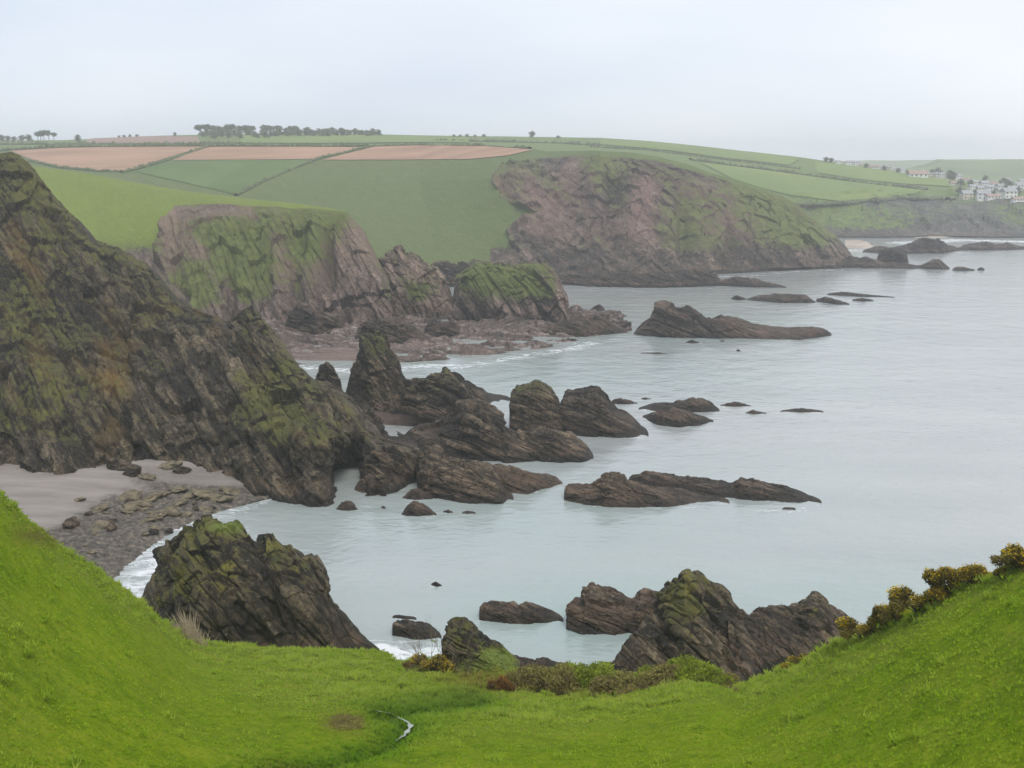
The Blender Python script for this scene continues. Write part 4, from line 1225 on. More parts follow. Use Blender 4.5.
# far headland foot and beyond
rock('far_reef', 'dark rock apron at the foot of the far headland', [(540, 282), (560, 273), (590, 275), (620, 272), (650, 274), (680, 271), (700, 271), (716, 276), (724, 284)], [(540, 284), (600, 287), (660, 288), (724, 286)], 22, 'rock_dark', seed=60, veg=-0.5, vegtop=0, e=0.7)
rock('far_reef', 'broken brown rocks along the right foot of the far headland', [(715, 273), (740, 266), (780, 265), (820, 262), (850, 256), (868, 258), (882, 262), (905, 263), (925, 268)], [(715, 274.5), (780, 271), (850, 268), (900, 269), (925, 269)], 22, 'rock_dark', seed=61, veg=-0.5, vegtop=0, e=0.7)
rock('sea_stack', 'square dark stack standing off the tip of the far headland', [(876, 263), (879, 255), (883, 250), (891, 248.5), (900, 249), (905, 252), (909, 262)], [(876, 266), (892, 268), (909, 267)], 16, 'rock_dark', 'sea stack', seed=62, veg=-0.5, vegtop=0, e=0.6)
rock('far_reef', 'low pyramid rock just right of the square dark stack', [(910, 266), (922, 265), (931, 261), (938, 259.5), (943, 263), (950, 268)], [(910, 268), (930, 269.5), (950, 269.5)], 12, 'rock_dark', seed=63, veg=-0.5, vegtop=0)
rock('far_reef', 'outermost pair of tiny humps right of the low pyramid rock', [(952, 269), (958, 266.5), (966, 267.5), (975, 269.5)], [(952, 270.5), (965, 271), (975, 270.8)], 6, 'rock_dark', seed=64, veg=-0.5, vegtop=0)
rock('far_reef', 'long black tidal islet in front of the pale sand beach', [(862, 251), (872, 247.5), (882, 246), (893, 247.5), (902, 246), (912, 243), (922, 238), (936, 239), (945, 244), (953, 246), (962, 250)], [(862, 252.5), (900, 254), (940, 253.5), (962, 250.5)], 24, 'rock_dark', seed=65, veg=-0.5, vegtop=0)
rock('far_reef', 'long black tidal islet running out of the picture under the village', [(954, 249.5), (962, 246), (972, 244), (985, 242), (996, 244.5), (1008, 243.5), (1018, 246), (1040, 248.5)], [(954, 250.5), (990, 250.5), (1040, 249.5)], 22, 'rock_dark', seed=66, veg=-0.5, vegtop=0)
for i, (t, b, dep, lab) in enumerate((
        ([(720, 281), (735, 277), (752, 279), (770, 283), (787, 287)], [(720, 286), (750, 287.5), (787, 288)], 10, 'low dark reef nearest the foot of the far headland'),
        ([(746, 299), (765, 295), (790, 294), (806, 296), (816, 302)], [(746, 300.5), (780, 303), (816, 303)], 11, 'broad low reef in mid water, largest of its scatter'),
        ([(816, 299), (826, 297), (838, 300), (850, 304)], [(816, 301.5), (835, 304.5), (850, 305)], 6, 'short flat reef right of the broad low reef'),
        ([(827, 293.5), (842, 292), (860, 294), (878, 295.5), (895, 297)], [(827, 295), (860, 297), (895, 298)], 7, 'thin outermost reef line in mid water'),
        ([(852, 299.5), (862, 298), (874, 300)], [(852, 301), (863, 301.5), (874, 301.2)], 4, 'tiny reef just below the thin outermost reef line'),
        ([(731, 298), (737, 295.5), (746, 298.5)], [(731, 299.5), (738, 300.5), (746, 300)], 4, 'tiny round reef left of the broad low reef'))):
    rock('far_reef', lab, t, b, dep, 'rock_dark', seed=70 + i, veg=-0.6, vegtop=0, e=0.75)
# scattered small rocks awash
for i, (x0, x1, yt, yb, lab) in enumerate((
        (402, 438, 488, 500, 'flat grey slab off the near headland tip, the upper of a pair'), (401, 437, 501, 516.5, 'blocky brown rock off the near headland tip, the lower of a pair'),
        (443, 453, 510, 514, 'tiny rock awash right of the blocky brown rock'), (462, 476, 511, 515, 'flat rock awash below the slab sided rock'), (336, 358, 500, 511, 'small brown boulder in the water below the sea cave'),
        (381, 386, 506, 509.5, 'speck of rock just right of the boulder below the sea cave'), (782, 796, 508, 511, 'flat rock with white water below the twin reef'),
        (720, 751, 402, 407, 'flat dark reef right of the humped reef rocks'), (745, 767, 410.5, 414.5, 'rock awash with foam beside the flat dark reef'), (780, 824, 408.5, 413, 'outermost thin reef in the middle water'),
        (609, 638, 398, 404.5, 'low rock peeping out behind the black domed stack'), (641, 651, 397.5, 400, 'tiny rock behind the rear reef rock'), (685, 700, 340, 343.5, 'small rock just below the long rock island'),
        (719, 725, 340, 342, 'tiny dot of rock below the middle of the long rock island'), (736, 741, 349, 351.5, 'lone dot of rock in open water below the long rock island'), (596, 628, 310, 317, 'low reef between the green stack and the long rock island'),
        (590, 606, 304, 311, 'small reef off the right end of the green stack'), (640, 668, 352.5, 354.5, 'thin streak of rock level with the outer shelf'), (977, 985, 267, 270.5, 'single far dot of rock beyond the pyramid rock'))):
    xm = x0 + (x1 - x0) * (0.35 + 0.3 * random.random())
    rock('small_rock', lab, [(x0, yb - 1), (x0 + (xm - x0) * 0.5, yt + (yb - yt) * 0.25), (xm, yt), (xm + (x1 - xm) * 0.6, yt + (yb - yt) * 0.4), (x1, yb - 0.3)], [(x0, yb - 0.6), (xm, yb), (x1, yb - 0.2)], (x1 - x0) * 0.06 + 1.5, 'rock_dark', seed=90 + i, veg=-0.6, vegtop=0, e=0.7, earth=0.1)


# boulders and slabs strewn on the beach (copies of two shapes)
def beach_boulders():
    protos = []
    for k in range(4):
        nu, nv = 20, 12
        th = np.linspace(0, 2 * np.pi, nu)
        ph = np.linspace(-np.pi / 2, np.pi / 2, nv)
        T, Q = np.meshgrid(th, ph)
        g = np.stack([np.cos(T) * np.cos(Q), np.sin(T) * np.cos(Q) * 0.75, np.sin(Q) * (0.28 if k % 2 else 0.55)], -1)
        gp = np.stack([np.cos(T) * np.cos(Q), np.sin(T) * np.cos(Q), np.sin(Q)], -1)
        g = g * (1 + 0.35 * facets(gp * 1.1 + k * 9, 200 + k) + 0.2 * fbm(gp * 2 + k, 3, 210 + k))[..., None]
        g[:, -1] = g[:, 0]
        o = make_mesh('beach_boulder', g, grid_faces(nv, nu), MAT['slab' if k % 2 else 'rock'], attrs={'veg': np.full((nv, nu), -1.0), 'earth': np.zeros((nv, nu))})
        protos.append(o)
    spots = [(130, 498, 1.9, 1), (150, 500, 1.7, 1), (205, 495, 2.0, 1), (188, 497, 1.2, 1), (162, 495, 1.2, 1), (212, 499, 1.4, 1), (80, 500, 0.9, 1), (128, 512, 1.2, 1), (70, 526, 1.4, 0), (118, 468, 2.0, 0), (132, 474, 1.8, 0), (147, 478, 1.5, 1), (170, 467, 1.9, 1), (182, 472, 1.2, 0)]
    for _ in range(16):
        x = random.uniform(90, 235)
        spots.append((x, random.uniform(0, 30) + np.interp(x, [60, 120, 160, 250], [520, 500, 488, 490]), random.uniform(0.9, 1.9), 1 + 2 * random.randint(0, 1)))
    for _ in range(34):
        x = random.uniform(75, 250)
        y = random.uniform(0, 1) ** 1.2 * 45 + np.interp(x, [60, 120, 160, 250], [522, 500, 490, 490])
        spots.append((x, y, random.uniform(0.3, 0.95), random.randint(0, 3)))
    first = set()
    for x, y, s, k in spots:
        h = hit(x, y, ['beach'])
        if h is None or h[2] < -0.1:
            continue
        o = protos[k] if k not in first else protos[k].copy()
        if k in first:
            COL.objects.link(o)
        first.add(k)
        o.location = h + np.array([0, 0, 0.12 * s])
        o.rotation_euler = (random.uniform(-.2, .2), random.uniform(-.25, .25), random.uniform(0, 6.28))
        o.scale = (s, s, s)
        if k % 2:
            tag(o, 'flat yellowish slab lying on the dark rubble of the near beach', 'boulder', 'slabs strewn on the near beach')
        else:
            tag(o, 'dark rounded boulder lying on the near beach under the headland', 'boulder', 'boulders strewn on the near beach')
    for k, o in enumerate(protos):
        if k not in first:
            bpy.data.objects.remove(o)


build_sea()

MAT['slab'] = plain_noise('yellow_slab_rock', (0.07, 0.06, 0.042), (0.20, 0.165, 0.105), 0.9, bump=0.4)
beach_boulders()


# ------------------------------------------------------------------ PLANTS
def leaf_cloud(centers, radii, count, size, seed, flat=0.8, slim=0.6):
    """Many small leaf faces scattered through clumps; returns verts, faces, shade value per vertex."""
    r = np.random.default_rng(seed)
    c = np.asarray(centers, float)
    rad = np.asarray(radii, float)
    pick = r.choice(len(c), count, p=rad ** 2 / (rad ** 2).sum())
    d = r.normal(size=(count, 3))
    d /= np.linalg.norm(d, axis=1, keepdims=True)
    p = c[pick] + d * (rad[pick] * (0.45 + 0.75 * r.random(count) ** 0.8))[:, None] * np.array([1, 1, flat])
    a = r.normal(size=(count, 3)) + d * 0.4
    a /= np.linalg.norm(a, axis=1, keepdims=True)
    b = np.cross(a, r.normal(size=(count, 3)))
    b /= np.linalg.norm(b, axis=1, keepdims=True)
    s = size * (0.6 + 0.8 * r.random(count))[:, None]
    v = np.stack([p - a * s, p + b * s * slim, p + a * s, p - b * s * slim], 1).reshape(-1, 3)
    hue = np.repeat(np.clip(0.5 + 0.25 * r.normal(size=len(c))[pick] + 0.15 * r.normal(size=count), 0, 1), 4)
    return v, np.arange(len(v)).reshape(-1, 4), hue


def tube(pts, radii, k=6):
    pts = np.asarray(pts, float)
    V = []
    for i, p in enumerate(pts):
        t = pts[min(i + 1, len(pts) - 1)] - pts[max(i - 1, 0)]
        t = t / (np.linalg.norm(t) + 1e-9)
        a = np.cross(t, [0.31, 0.9, 0.2]); a /= np.linalg.norm(a) + 1e-9
        b = np.cross(t, a)
        for j in range(k):
            w = 2 * np.pi * j / k
            V.append(p + (a * math.cos(w) + b * math.sin(w)) * radii[i])
    Fc = []
    for i in range(len(pts) - 1):
        for j in range(k):
            Fc.append((i * k + j, i * k + (j + 1) % k, (i + 1) * k + (j + 1) % k, (i + 1) * k + j))
    return np.array(V), np.array(Fc)


def joined(parts):
    V, Fc, n = [], [], 0
    for v, f in parts:
        V.append(v); Fc.append(np.asarray(f) + n); n += len(v)
    return np.concatenate(V), np.concatenate(Fc)


def leaf_mat(name, c0, c1, c2):
    m = Mat(name, 0.8, 0.15)
    m.thin(m.ramp(m.attr('hue'), [(0.0, c0), (0.5, c1), (1.0, c2)]))
    return m.m


MAT['hazed_leaf'] = leaf_mat('haze_paled_leaves', (0.15, 0.17, 0.115), (0.20, 0.22, 0.15), (0.26, 0.28, 0.19))  # leaf greens lightened: extra distance haze is put into the colour
MAT['bark'] = plain_noise('tree_bark', (0.05, 0.04, 0.03), (0.11, 0.09, 0.07), 2.0)
MAT['gorse_leaf'] = leaf_mat('gorse_foliage', (0.075, 0.06, 0.02), (0.16, 0.13, 0.038), (0.27, 0.23, 0.06))
MAT['gorse_flower'] = leaf_mat('gorse_flowers', (0.38, 0.26, 0.014), (0.54, 0.37, 0.02), (0.68, 0.50, 0.03))
MAT['bramble'] = leaf_mat('bramble_foliage', (0.12, 0.09, 0.045), (0.24, 0.20, 0.075), (0.33, 0.32, 0.08))
MAT['green_scrub'] = leaf_mat('green_scrub_foliage', (0.12, 0.14, 0.025), (0.24, 0.30, 0.035), (0.36, 0.42, 0.045))
MAT['bracken'] = leaf_mat('dead_bracken', (0.14, 0.085, 0.035), (0.28, 0.15, 0.05), (0.42, 0.20, 0.055))
MAT['straw'] = plain_noise('dry_reed_straw', (0.34, 0.27, 0.175), (0.54, 0.45, 0.31), 3.0)
MAT['twig'] = plain_noise('bare_twig_bark', (0.09, 0.075, 0.045), (0.19, 0.16, 0.10), 3.0)


def copy_tree(o, parent=None):
    c = o.copy()
    COL.objects.link(c)
    c.parent = parent
    for ch in o.children:
        copy_tree(ch, c)
    return c


def empty(name, loc):
    o = bpy.data.objects.new(name, None)
    COL.objects.link(o)
    o.empty_display_size = 0.2
    o.location = loc
    return o


# trees on the skyline
def tree_proto(kind, seed):
    r = random.Random(seed)
    root = empty('skyline_tree', (0, 0, 0))
    h = 1.0
    parts = [tube([(0, 0, -0.08), (0.01, 0, 0.25), (0.03, 0.01, 0.6), (0.02, 0, 0.85)], [0.045, 0.035, 0.022, 0.008])]
    cs, rs = [], []
    if kind == 'umbrella':
        for _ in range(9):
            a, d = r.uniform(0, 6.28), r.uniform(0.05, 0.36)
            c = (math.cos(a) * d, math.sin(a) * d, r.uniform(0.58, 0.86))
            cs.append(c); rs.append(r.uniform(0.14, 0.22))
            parts.append(tube([(0.02, 0, 0.45), (c[0] * .5, c[1] * .5, 0.6), c], [0.016, 0.011, 0.005], 5))
    else:
        for _ in range(15):
            a, d = r.uniform(0, 6.28), r.uniform(0.0, 0.34)
            c = (math.cos(a) * d, math.sin(a) * d, r.uniform(0.28, 0.86) - d * 0.3)
            cs.append(c); rs.append(r.uniform(0.13, 0.22))
        for k in range(4):
            parts.append(tube([(0.01, 0, 0.3), tuple(np.array(cs[k]) * 0.6 + np.array([0, 0, .15])), cs[k]], [0.016, 0.011, 0.005], 5))
    v, f = joined(parts)
    make_mesh('trunk', v, f, MAT['bark'], root)
    v, f, hue = leaf_cloud(cs, rs, 950, 0.05, seed, 0.8)
    make_mesh('crown', v, f, MAT['hazed_leaf'], root, attrs={'hue': hue})
    return root


TP = {'umbrella': tree_proto('umbrella', 3), 'bushy': tree_proto('bushy', 5)}
used = set()


def put_tree(px, py, kind, h, keys, label, group, wide=1.0):
    loc = None
    for dy in (0, 0.5, 1, 1.8, 3, 5):
        loc = hit(px, py + dy, keys)
        if loc is not None:
            break
    if loc is None:
        return
    t = TP[kind] if kind not in used else copy_tree(TP[kind])
    used.add(kind)
    t.location = loc - np.array([0, 0, 0.15])
    t.scale = (h * wide, h * wide, h)
    t.rotation_euler = (0, 0, random.uniform(0, 6.28))
    tag(t, label, 'tree', group)


LB_ROW = ('tall flat topped tree in the long skyline clump above the ploughed fields', 'tall trees of the skyline clump')
LB_BUSH = ('bushy tree packed under the tall ones in the long skyline clump', 'bushy trees of the skyline clump')
for x in (200, 207, 214, 221, 226, 233, 240, 247, 253, 264, 268, 279, 290, 297):
    put_tree(x + random.uniform(-1.5, 1.5), 135.2, 'umbrella', random.uniform(8.5, 11.5), ['back'], *LB_ROW, wide=1.15)
for k in range(46):
    x = 203 + k * 3.9 + random.uniform(-2, 2)
    put_tree(x, 134.8 + random.uniform(0, 2.2) + (2.5 if x < 270 and random.random() < .5 else 0), 'bushy', random.uniform(5.5, 8.5) * (1 if x < 345 else 0.85), ['back'], *LB_BUSH, wide=1.25)
for x in (38, 41, 44, 49, 54):
    put_tree(x, 140.3, 'umbrella', random.uniform(8, 10.5), ['back'], 'tall thin tree in the small clump at the left end of the skyline', 'small left skyline clump', wide=0.85)
for x in (2, 8, 14, 22, 29):
    put_tree(x, 141.5, 'bushy', random.uniform(4, 7), ['back'], 'low bushy tree left of the small tall clump on the skyline', 'low trees at the left end of the skyline', wide=1.3)
put_tree(78, 142, 'bushy', 7.0, ['back'], 'single round dark tree between the left clump and the pink field', None, 1.2)
for x in (119, 124, 130, 137):
    put_tree(x, 137.4, 'bushy', random.uniform(2.5, 3.5), ['back'], 'small bush on the skyline above the pink field', 'bushes above the pink field', wide=1.5)
put_tree(175, 136.2, 'bushy', 4.0, ['back'], 'small lone tree at the right end of the pink field', None, 1.2)
for x in (362, 368, 375):
    put_tree(x, 135, 'bushy', 4.5, ['back'], 'round bush at the right end of the skyline tree clump', 'bushes ending the skyline clump', 1.3)
put_tree(532, 137.6, 'bushy', 6.5, ['back'], 'lone rounded tree on the bare skyline above the far headland', None, 1.25)
put_tree(558, 138.4, 'bushy', 3.0, ['back'], 'low bush right of the lone skyline tree', None, 1.8)
for x in (454, 460, 467, 475, 484):
    put_tree(x, 136.8, 'bushy', random.uniform(2.2, 3.2), ['back'], 'low bush in the skyline hedge left of the lone tree', 'low skyline bushes', 1.9)


# hedges between the fields
MAT['hedge'] = plain_noise('haze_paled_hedge', (0.075, 0.09, 0.045), (0.135, 0.15, 0.07), 0.6, bump=0.6, bscale=2.0)  # hedge greens paled, with far haze painted into them


def hedge(label, pts, keys, h=2.2, w=1.6):
    q = resample(np.array(pts, float), max(24, int(abs(pts[-1][0] - pts[0][0]) * 0.9)))
    c = []
    for x, y in q:
        for dy in (0, 0.5, 1.0, 2.0):
            hp = hit(x, y + dy, keys)
            if hp is not None:
                c.append(hp)
                break
    c = np.array(c)
    if len(c) < 4:
        return
    t = np.gradient(c, axis=0)
    s = np.stack([-t[:, 1], t[:, 0], 0 * t[:, 0]], -1)
    s /= np.linalg.norm(s, axis=-1, keepdims=True) + 1e-9
    hh = h * np.clip(0.8 + 1.1 * fbm(c * 0.03, 3, 131) + 0.35 * RNG.normal(size=len(c)), 0.15, 1.6)[:, None]
    ww = w * (0.8 + 0.4 * RNG.random(len(c)))[:, None]
    up = np.array([0, 0, 1.0])
    ring = [c - s * ww - up * 0.4, c - s * ww * 1.05 + up * hh * 0.5, c - s * ww * 0.6 + up * hh * 0.92, c + up * hh, c + s * ww * 0.6 + up * hh * 0.92, c + s * ww * 1.05 + up * hh * 0.5, c + s * ww - up * 0.4]
    g = np.array(ring)
    o = make_mesh('field_hedge', g - c[len(c) // 2], grid_faces(*g.shape[:2]), MAT['hedge'])
    o.location = c[len(c) // 2]
    tag(o, label, 'hedge')


hedge('dark hedge along the crest above the three ploughed fields', [(0, 151.5), (30, 149), (80, 147.4), (150, 146.6), (205, 146.4), (300, 146.8), (368, 147)], ['far'], 2.0, 1.6)
hedge('thin hedge along the crest of the tapering ploughed field', [(372, 147), (420, 145.4), (480, 146), (530, 149)], ['far'], 1.2, 1.2)
hedge('diagonal hedge dropping left of the middle ploughed field', [(208, 147.5), (190, 153), (165, 161.5), (140, 168.5), (122, 173)], ['far'], 1.6, 1.3)
hedge('diagonal hedge dropping right of the middle ploughed field to the green slope', [(370, 147.5), (345, 153), (318, 159.5), (290, 170), (262, 182), (236, 196)], ['far'], 1.3, 1.2)
hedge('low hedge under the left ploughed field', [(122, 172), (98, 171.5), (60, 168), (30, 161)], ['far'], 1.2, 1.2)
hedge('long dark hedge above the broad pasture right of the far headland', [(690, 160), (740, 166.5), (800, 174.5), (860, 183), (925, 190)], ['back'], 2.2, 3.0)
hedge('hedge below the skyline pasture above the far headland', [(590, 147), (650, 150.5), (700, 157), (760, 164), (800, 169)], ['back'], 1.6, 2.0)
hedge('faint hedge crossing the pale fields behind the ridge', [(430, 141), (500, 142), (560, 143.5), (600, 146)], ['back'], 2.0, 2.0)
hedge('hedge in front of the pink field', [(0, 145), (80, 144.6), (200, 144), (240, 143.7)], ['back'], 2.2, 2.0)
hedge('scrubby hedge along the top of the bluff under the broad pasture', [(800, 205), (850, 203.5), (900, 198.5), (955, 200)], ['back'], 1.8, 3.0)


# village
MAT['house_white'] = plain_noise('white_render', (0.66, 0.65, 0.62), (0.78, 0.77, 0.74), 0.4)
MAT['house_cream'] = plain_noise('cream_render', (0.55, 0.47, 0.36), (0.66, 0.58, 0.46), 0.4)
MAT['slate'] = plain_noise('slate_roof', (0.26, 0.26, 0.27), (0.36, 0.36, 0.37), 1.0)
MAT['redroof'] = plain_noise('red_tile_roof', (0.27, 0.19, 0.16), (0.38, 0.27, 0.22), 1.0)
MAT['glass'] = plain_noise('window_glass', (0.03, 0.035, 0.045), (0.06, 0.07, 0.08), 0.5, rough=0.15, spec=0.5)


def box(x0, x1, y0, y1, z0, z1):
    v = np.array([(x, y, z) for z in (z0, z1) for y in (y0, y1) for x in (x0, x1)], float)
    f = np.array([(0, 2, 3, 1), (4, 5, 7, 6), (0, 1, 5, 4), (2, 6, 7, 3), (0, 4, 6, 2), (1, 3, 7, 5)])
    return v, f


def house_proto(wall, roof, L, D, H, R, nwin, storeys):
    root = empty('village_house', (0, 0, 0))
    v, f = box(-L / 2, L / 2, -D / 2, D / 2, -3, H)
    # gable ends
    gv = np.array([(-L / 2, -D / 2, H), (-L / 2, D / 2, H), (-L / 2, 0, H + R - .1), (L / 2, -D / 2, H), (L / 2, D / 2, H), (L / 2, 0, H + R - .1)], float)
    w = make_mesh('wall', np.r_[v, gv], np.r_[f, np.array([(8, 9, 10, 10), (11, 13, 12, 12)])][:6], wall, root)
    o = 0.35
    rv = np.array([(-L / 2 - o, -D / 2 - o, H - .2), (L / 2 + o, -D / 2 - o, H - .2), (L / 2 + o, 0, H + R), (-L / 2 - o, 0, H + R), (-L / 2 - o, D / 2 + o, H - .2), (L / 2 + o, D / 2 + o, H - .2),
                   (-L / 2 - o, -D / 2 - o, H - .45), (L / 2 + o, -D / 2 - o, H - .45), (-L / 2 - o, D / 2 + o, H - .45), (L / 2 + o, D / 2 + o, H - .45)], float)
    rf = np.array([(0, 1, 2, 3), (3, 2, 5, 4), (6, 7, 1, 0), (8, 4, 5, 9), (6, 0, 3, 3), (6, 3, 4, 8), (7, 2, 1, 1), (7, 9, 5, 2), (6, 8, 9, 7)])
    keep = [q for q in range(len(rf))]
    rr = make_mesh('roof', rv, rf[[0, 1, 2, 3, 5, 7, 8]], roof, root)
    cv, cf = box(L * 0.28, L * 0.28 + 0.9, -0.5, 0.5, H + R * 0.5, H + R + 1.0)
    make_mesh('chimney', cv, cf, wall, rr)
    for s in range(storeys):
        for k in range(nwin):
            x = -L / 2 + L * (k + 0.5) / nwin
            wv, wf = box(x - 0.6, x + 0.6, -D / 2 - 0.06, -D / 2 + 0.1, 0.9 + s * 2.7, 2.3 + s * 2.7)
            make_mesh('window', wv, wf, MAT['glass'], root)
    dv, df = box(L * 0.02 - .45, L * 0.02 + .45, -D / 2 - 0.08, -D / 2 + 0.1, 0.0, 2.05)
    if storeys > 1:
        make_mesh('door', dv, df, MAT['slate'], root)
    return root


HP = [house_proto(MAT['house_white'], MAT['slate'], 11, 7, 5.4, 2.6, 3, 2), house_proto(MAT['house_cream'], MAT['slate'], 9, 7, 5.2, 2.6, 2, 2), house_proto(MAT['house_white'], MAT['redroof'], 14, 7, 3.0, 2.4, 4, 1)]
hused = set()


def put_house(px, py, k, s, label, group=None, rz=None):
    loc = None
    for dy in (0, 0.6, 1.2, 2, 3):
        loc = hit(px, py + dy, ['back'])
        if loc is not None:
            break
    if loc is None:
        return
    h = HP[k] if k not in hused else copy_tree(HP[k])
    hused.add(k)
    h.location = loc
    s = s * 0.72
    h.scale = (s, s, s)
    h.rotation_euler = (0, 0, random.uniform(-0.35, 0.35) if rz is None else rz)
    tag(h, label, 'house', group)


put_house(966, 199.5, 1, 1.15, 'cream gabled house at the left end of the lower village row', None, 0.15)
put_house(983, 199.5, 0, 1.1, 'white house second from the left in the lower village row', None, -0.1)
put_house(993, 199, 2, 0.9, 'low white bungalow with a red roof in the lower village row', None, 0.05)
put_house(1008, 198.5, 0, 1.3, 'tallest white house in the lower village row, above the bluff', None, 0.3)
put_house(1018, 201.5, 2, 0.8, 'lowest white bungalow at the edge of the bluff', None, 0.1)
put_house(917, 177.5, 2, 1.5, 'wide white building with a reddish roof alone in the upper fields', None, 0.05)
for x, y, k in ((957, 180, 0), (966, 181.5, 2), (975, 186, 1), (984, 187.5, 0), (992, 186, 2), (1000, 190, 0), (1006, 184, 1), (1014, 188, 0), (1021, 190, 0), (980, 192, 1), (1012, 193.5, 1), (1022, 184, 0), (955, 185, 2), (1000, 194, 1), (990, 192, 0), (972, 190.5, 0)):
    put_house(x, y, k, random.uniform(0.75, 1.0), 'small pale house among trees behind the lower village row', 'houses climbing behind the lower village row')
for x, y, k in ((838, 164, 0), (843, 163.6, 2), (849, 165.2, 0), (856, 165.8, 0), (861, 166.5, 1), (868, 167.6, 0), (874, 168.6, 2), (880, 169.2, 0), (888, 170.6, 1), (895, 171.6, 0), (902, 172.8, 0), (935, 177.5, 0), (941, 178, 0), (946, 178.5, 2), (930, 177.5, 1)):
    put_house(x, y, k, random.uniform(0.45, 0.8), 'tiny pale house strung along the hilltop skyline of the village', 'houses along the village skyline')
for x, y, h in ((932, 177.5, 7), (937, 177, 8), (950, 179.5, 8), (953, 180, 7), (926, 177, 5), (961, 186, 6), (985, 183.5, 7), (1004, 187.5, 8), (1009, 190, 7), (970, 187, 6), (995, 195.5, 5), (1018, 195, 6), (960, 195, 6), (975, 196, 5)):
    put_tree(x, y, 'bushy', h, ['back'], 'dark rounded tree among the village houses', 'trees among the village houses', 1.1)
for x, y in ((826, 161.8), (831, 162.6), (866, 168.3), (884, 170.5), (898, 173), (908, 175)):
    put_tree(x, y, 'bushy', 4.5, ['back'], 'small dark bush beside the hilltop houses', 'bushes beside the hilltop houses', 1.4)


# gorse, brambles, bracken
def bush_proto(name, seed, leaf, flower=None, count=3600, n=16, size=0.06, flat=0.8, hgt=0.55):
    r = random.Random(seed)
    root = empty(name, (0, 0, 0))
    cs, rs, parts = [], [], []
    for _ in range(n):
        a, d = r.uniform(0, 6.28), r.uniform(0, 0.75) ** 0.7
        c = (math.cos(a) * d, math.sin(a) * d * 0.8, r.uniform(0.12, hgt) * (1.25 - d * 0.5))
        cs.append(c); rs.append(r.uniform(0.16, 0.34))
        parts.append(tube([(c[0] * .1, c[1] * .1, -0.15), (c[0] * .5, c[1] * .5, c[2] * .45), c], [0.022, 0.016, 0.008], 5))
    v, f = joined(parts)
    make_mesh('stem', v, f, MAT['bark'], root)
    v, f, hue = leaf_cloud(cs, rs, count, size * 1.4, seed, flat, 0.3)
    make_mesh('foliage', v, f, MAT[leaf], root, attrs={'hue': hue})
    if flower:
        cs2 = [(c[0] * 1.06, c[1] * 1.06, c[2] + 0.10) for c in cs if c[2] > 0.25]
        rs2 = [q * 0.98 for c, q in zip(cs, rs) if c[2] > 0.25]
        v, f, hue = leaf_cloud(cs2, rs2, 850, 0.045, seed + 50, flat, 0.5)
        make_mesh('flowers', v, f, MAT[flower], root, attrs={'hue': hue})
    return root


BP = {'gorse': [bush_proto('gorse_bush', 11, 'gorse_leaf', 'gorse_flower'), bush_proto('gorse_bush', 12, 'gorse_leaf', 'gorse_flower', n=13)],
      'bramble': [bush_proto('bramble_bush', 13, 'bramble', count=3000, n=20, hgt=0.4), bush_proto('bramble_bush', 14, 'green_scrub', count=3000, n=20, hgt=0.35)],
      'bracken': [bush_proto('bracken_clump', 15, 'bracken', count=1400, n=14, size=0.08, hgt=0.4)]}
bused = set()


def put_bush(kind, v, px, py, sx, sz, label, cat, group=None, keys=('fore',)):
    loc = None
    for dy in (0, 1, 2, 4, 6, 9):
        loc = hit(px, py + dy, list(keys))
        if loc is not None:
            break
    if loc is None:
        return
    b = BP[kind][v] if (kind, v) not in bused else copy_tree(BP[kind][v])
    bused.add((kind, v))
    b.location = loc - np.array([0, 0, 0.05])
    sz = sz * (0.84 if kind == 'gorse' else 1.0)
    b.scale = (sx, sx, sz)
    b.rotation_euler = (0, 0, random.uniform(0, 6.28))
    tag(b, label, cat, group)


put_bush('gorse', 0, 864, 635, 1.9, 1.45, 'lowest yellow flowered gorse bush on the right grass skyline', 'gorse bush')
put_bush('gorse', 1, 882, 627, 1.4, 1.6, 'gorse bush second up the right grass skyline', 'gorse bush')
put_bush('gorse', 1, 896, 620, 1.5, 1.8, 'bushy gorse with yellow crown, third up the right grass skyline', 'gorse bush')
put_bush('gorse', 0, 920, 609, 2.1, 1.7, 'wide gorse bush thick with yellow flowers in the middle of the right skyline row', 'gorse bush')
put_bush('gorse', 1, 942, 600, 1.2, 1.2, 'gorse bush between the wide flowery one and the tall dark one', 'gorse bush')
put_bush('gorse', 0, 955, 591, 1.6, 1.9, 'tall dark gorse bush on the right grass skyline', 'gorse bush')
put_bush('gorse', 1, 976, 583, 1.5, 1.5, 'low gorse bush leaning on the tall dark one', 'gorse bush')
put_bush('gorse', 0, 1019, 568, 1.7, 1.6, 'large gorse bush cut by the right edge of the picture', 'gorse bush')
put_bush('gorse', 1, 1003, 577, 0.7, 0.8, 'small gorse bush next to the one at the right edge', 'gorse bush')
put_bush('gorse', 0, 800, 662, 0.9, 0.8, 'small gorse bush below the black rock wall on the right slope', 'gorse bush')
put_bush('gorse', 1, 788, 668, 0.8, 0.6, 'reddish low gorse at the lower end of the right slope', 'gorse bush')
put_bush('gorse', 0, 430, 671, 2.2, 2.0, 'orange tinged gorse bush left of the grassy knoll', 'gorse bush')
put_bush('gorse', 1, 445, 668, 1.4, 1.5, 'gorse bush at the foot of the grassy knoll', 'gorse bush')
put_bush('bramble', 0, 530, 688, 2.6, 3.0, 'brown bramble thicket right of the bracken at the valley mouth', 'bramble bush')
put_bush('bramble', 0, 556, 690, 2.8, 3.2, 'dark bramble thicket at the lowest point of the valley mouth', 'bramble bush')
put_bush('bramble', 1, 580, 688, 2.8, 3.2, 'green and brown scrub bush left of the bright scrub cushion', 'bramble bush')
put_bush('bramble', 1, 606, 686, 3.0, 2.6, 'bright yellow green scrub cushion at the valley mouth', 'bramble bush')
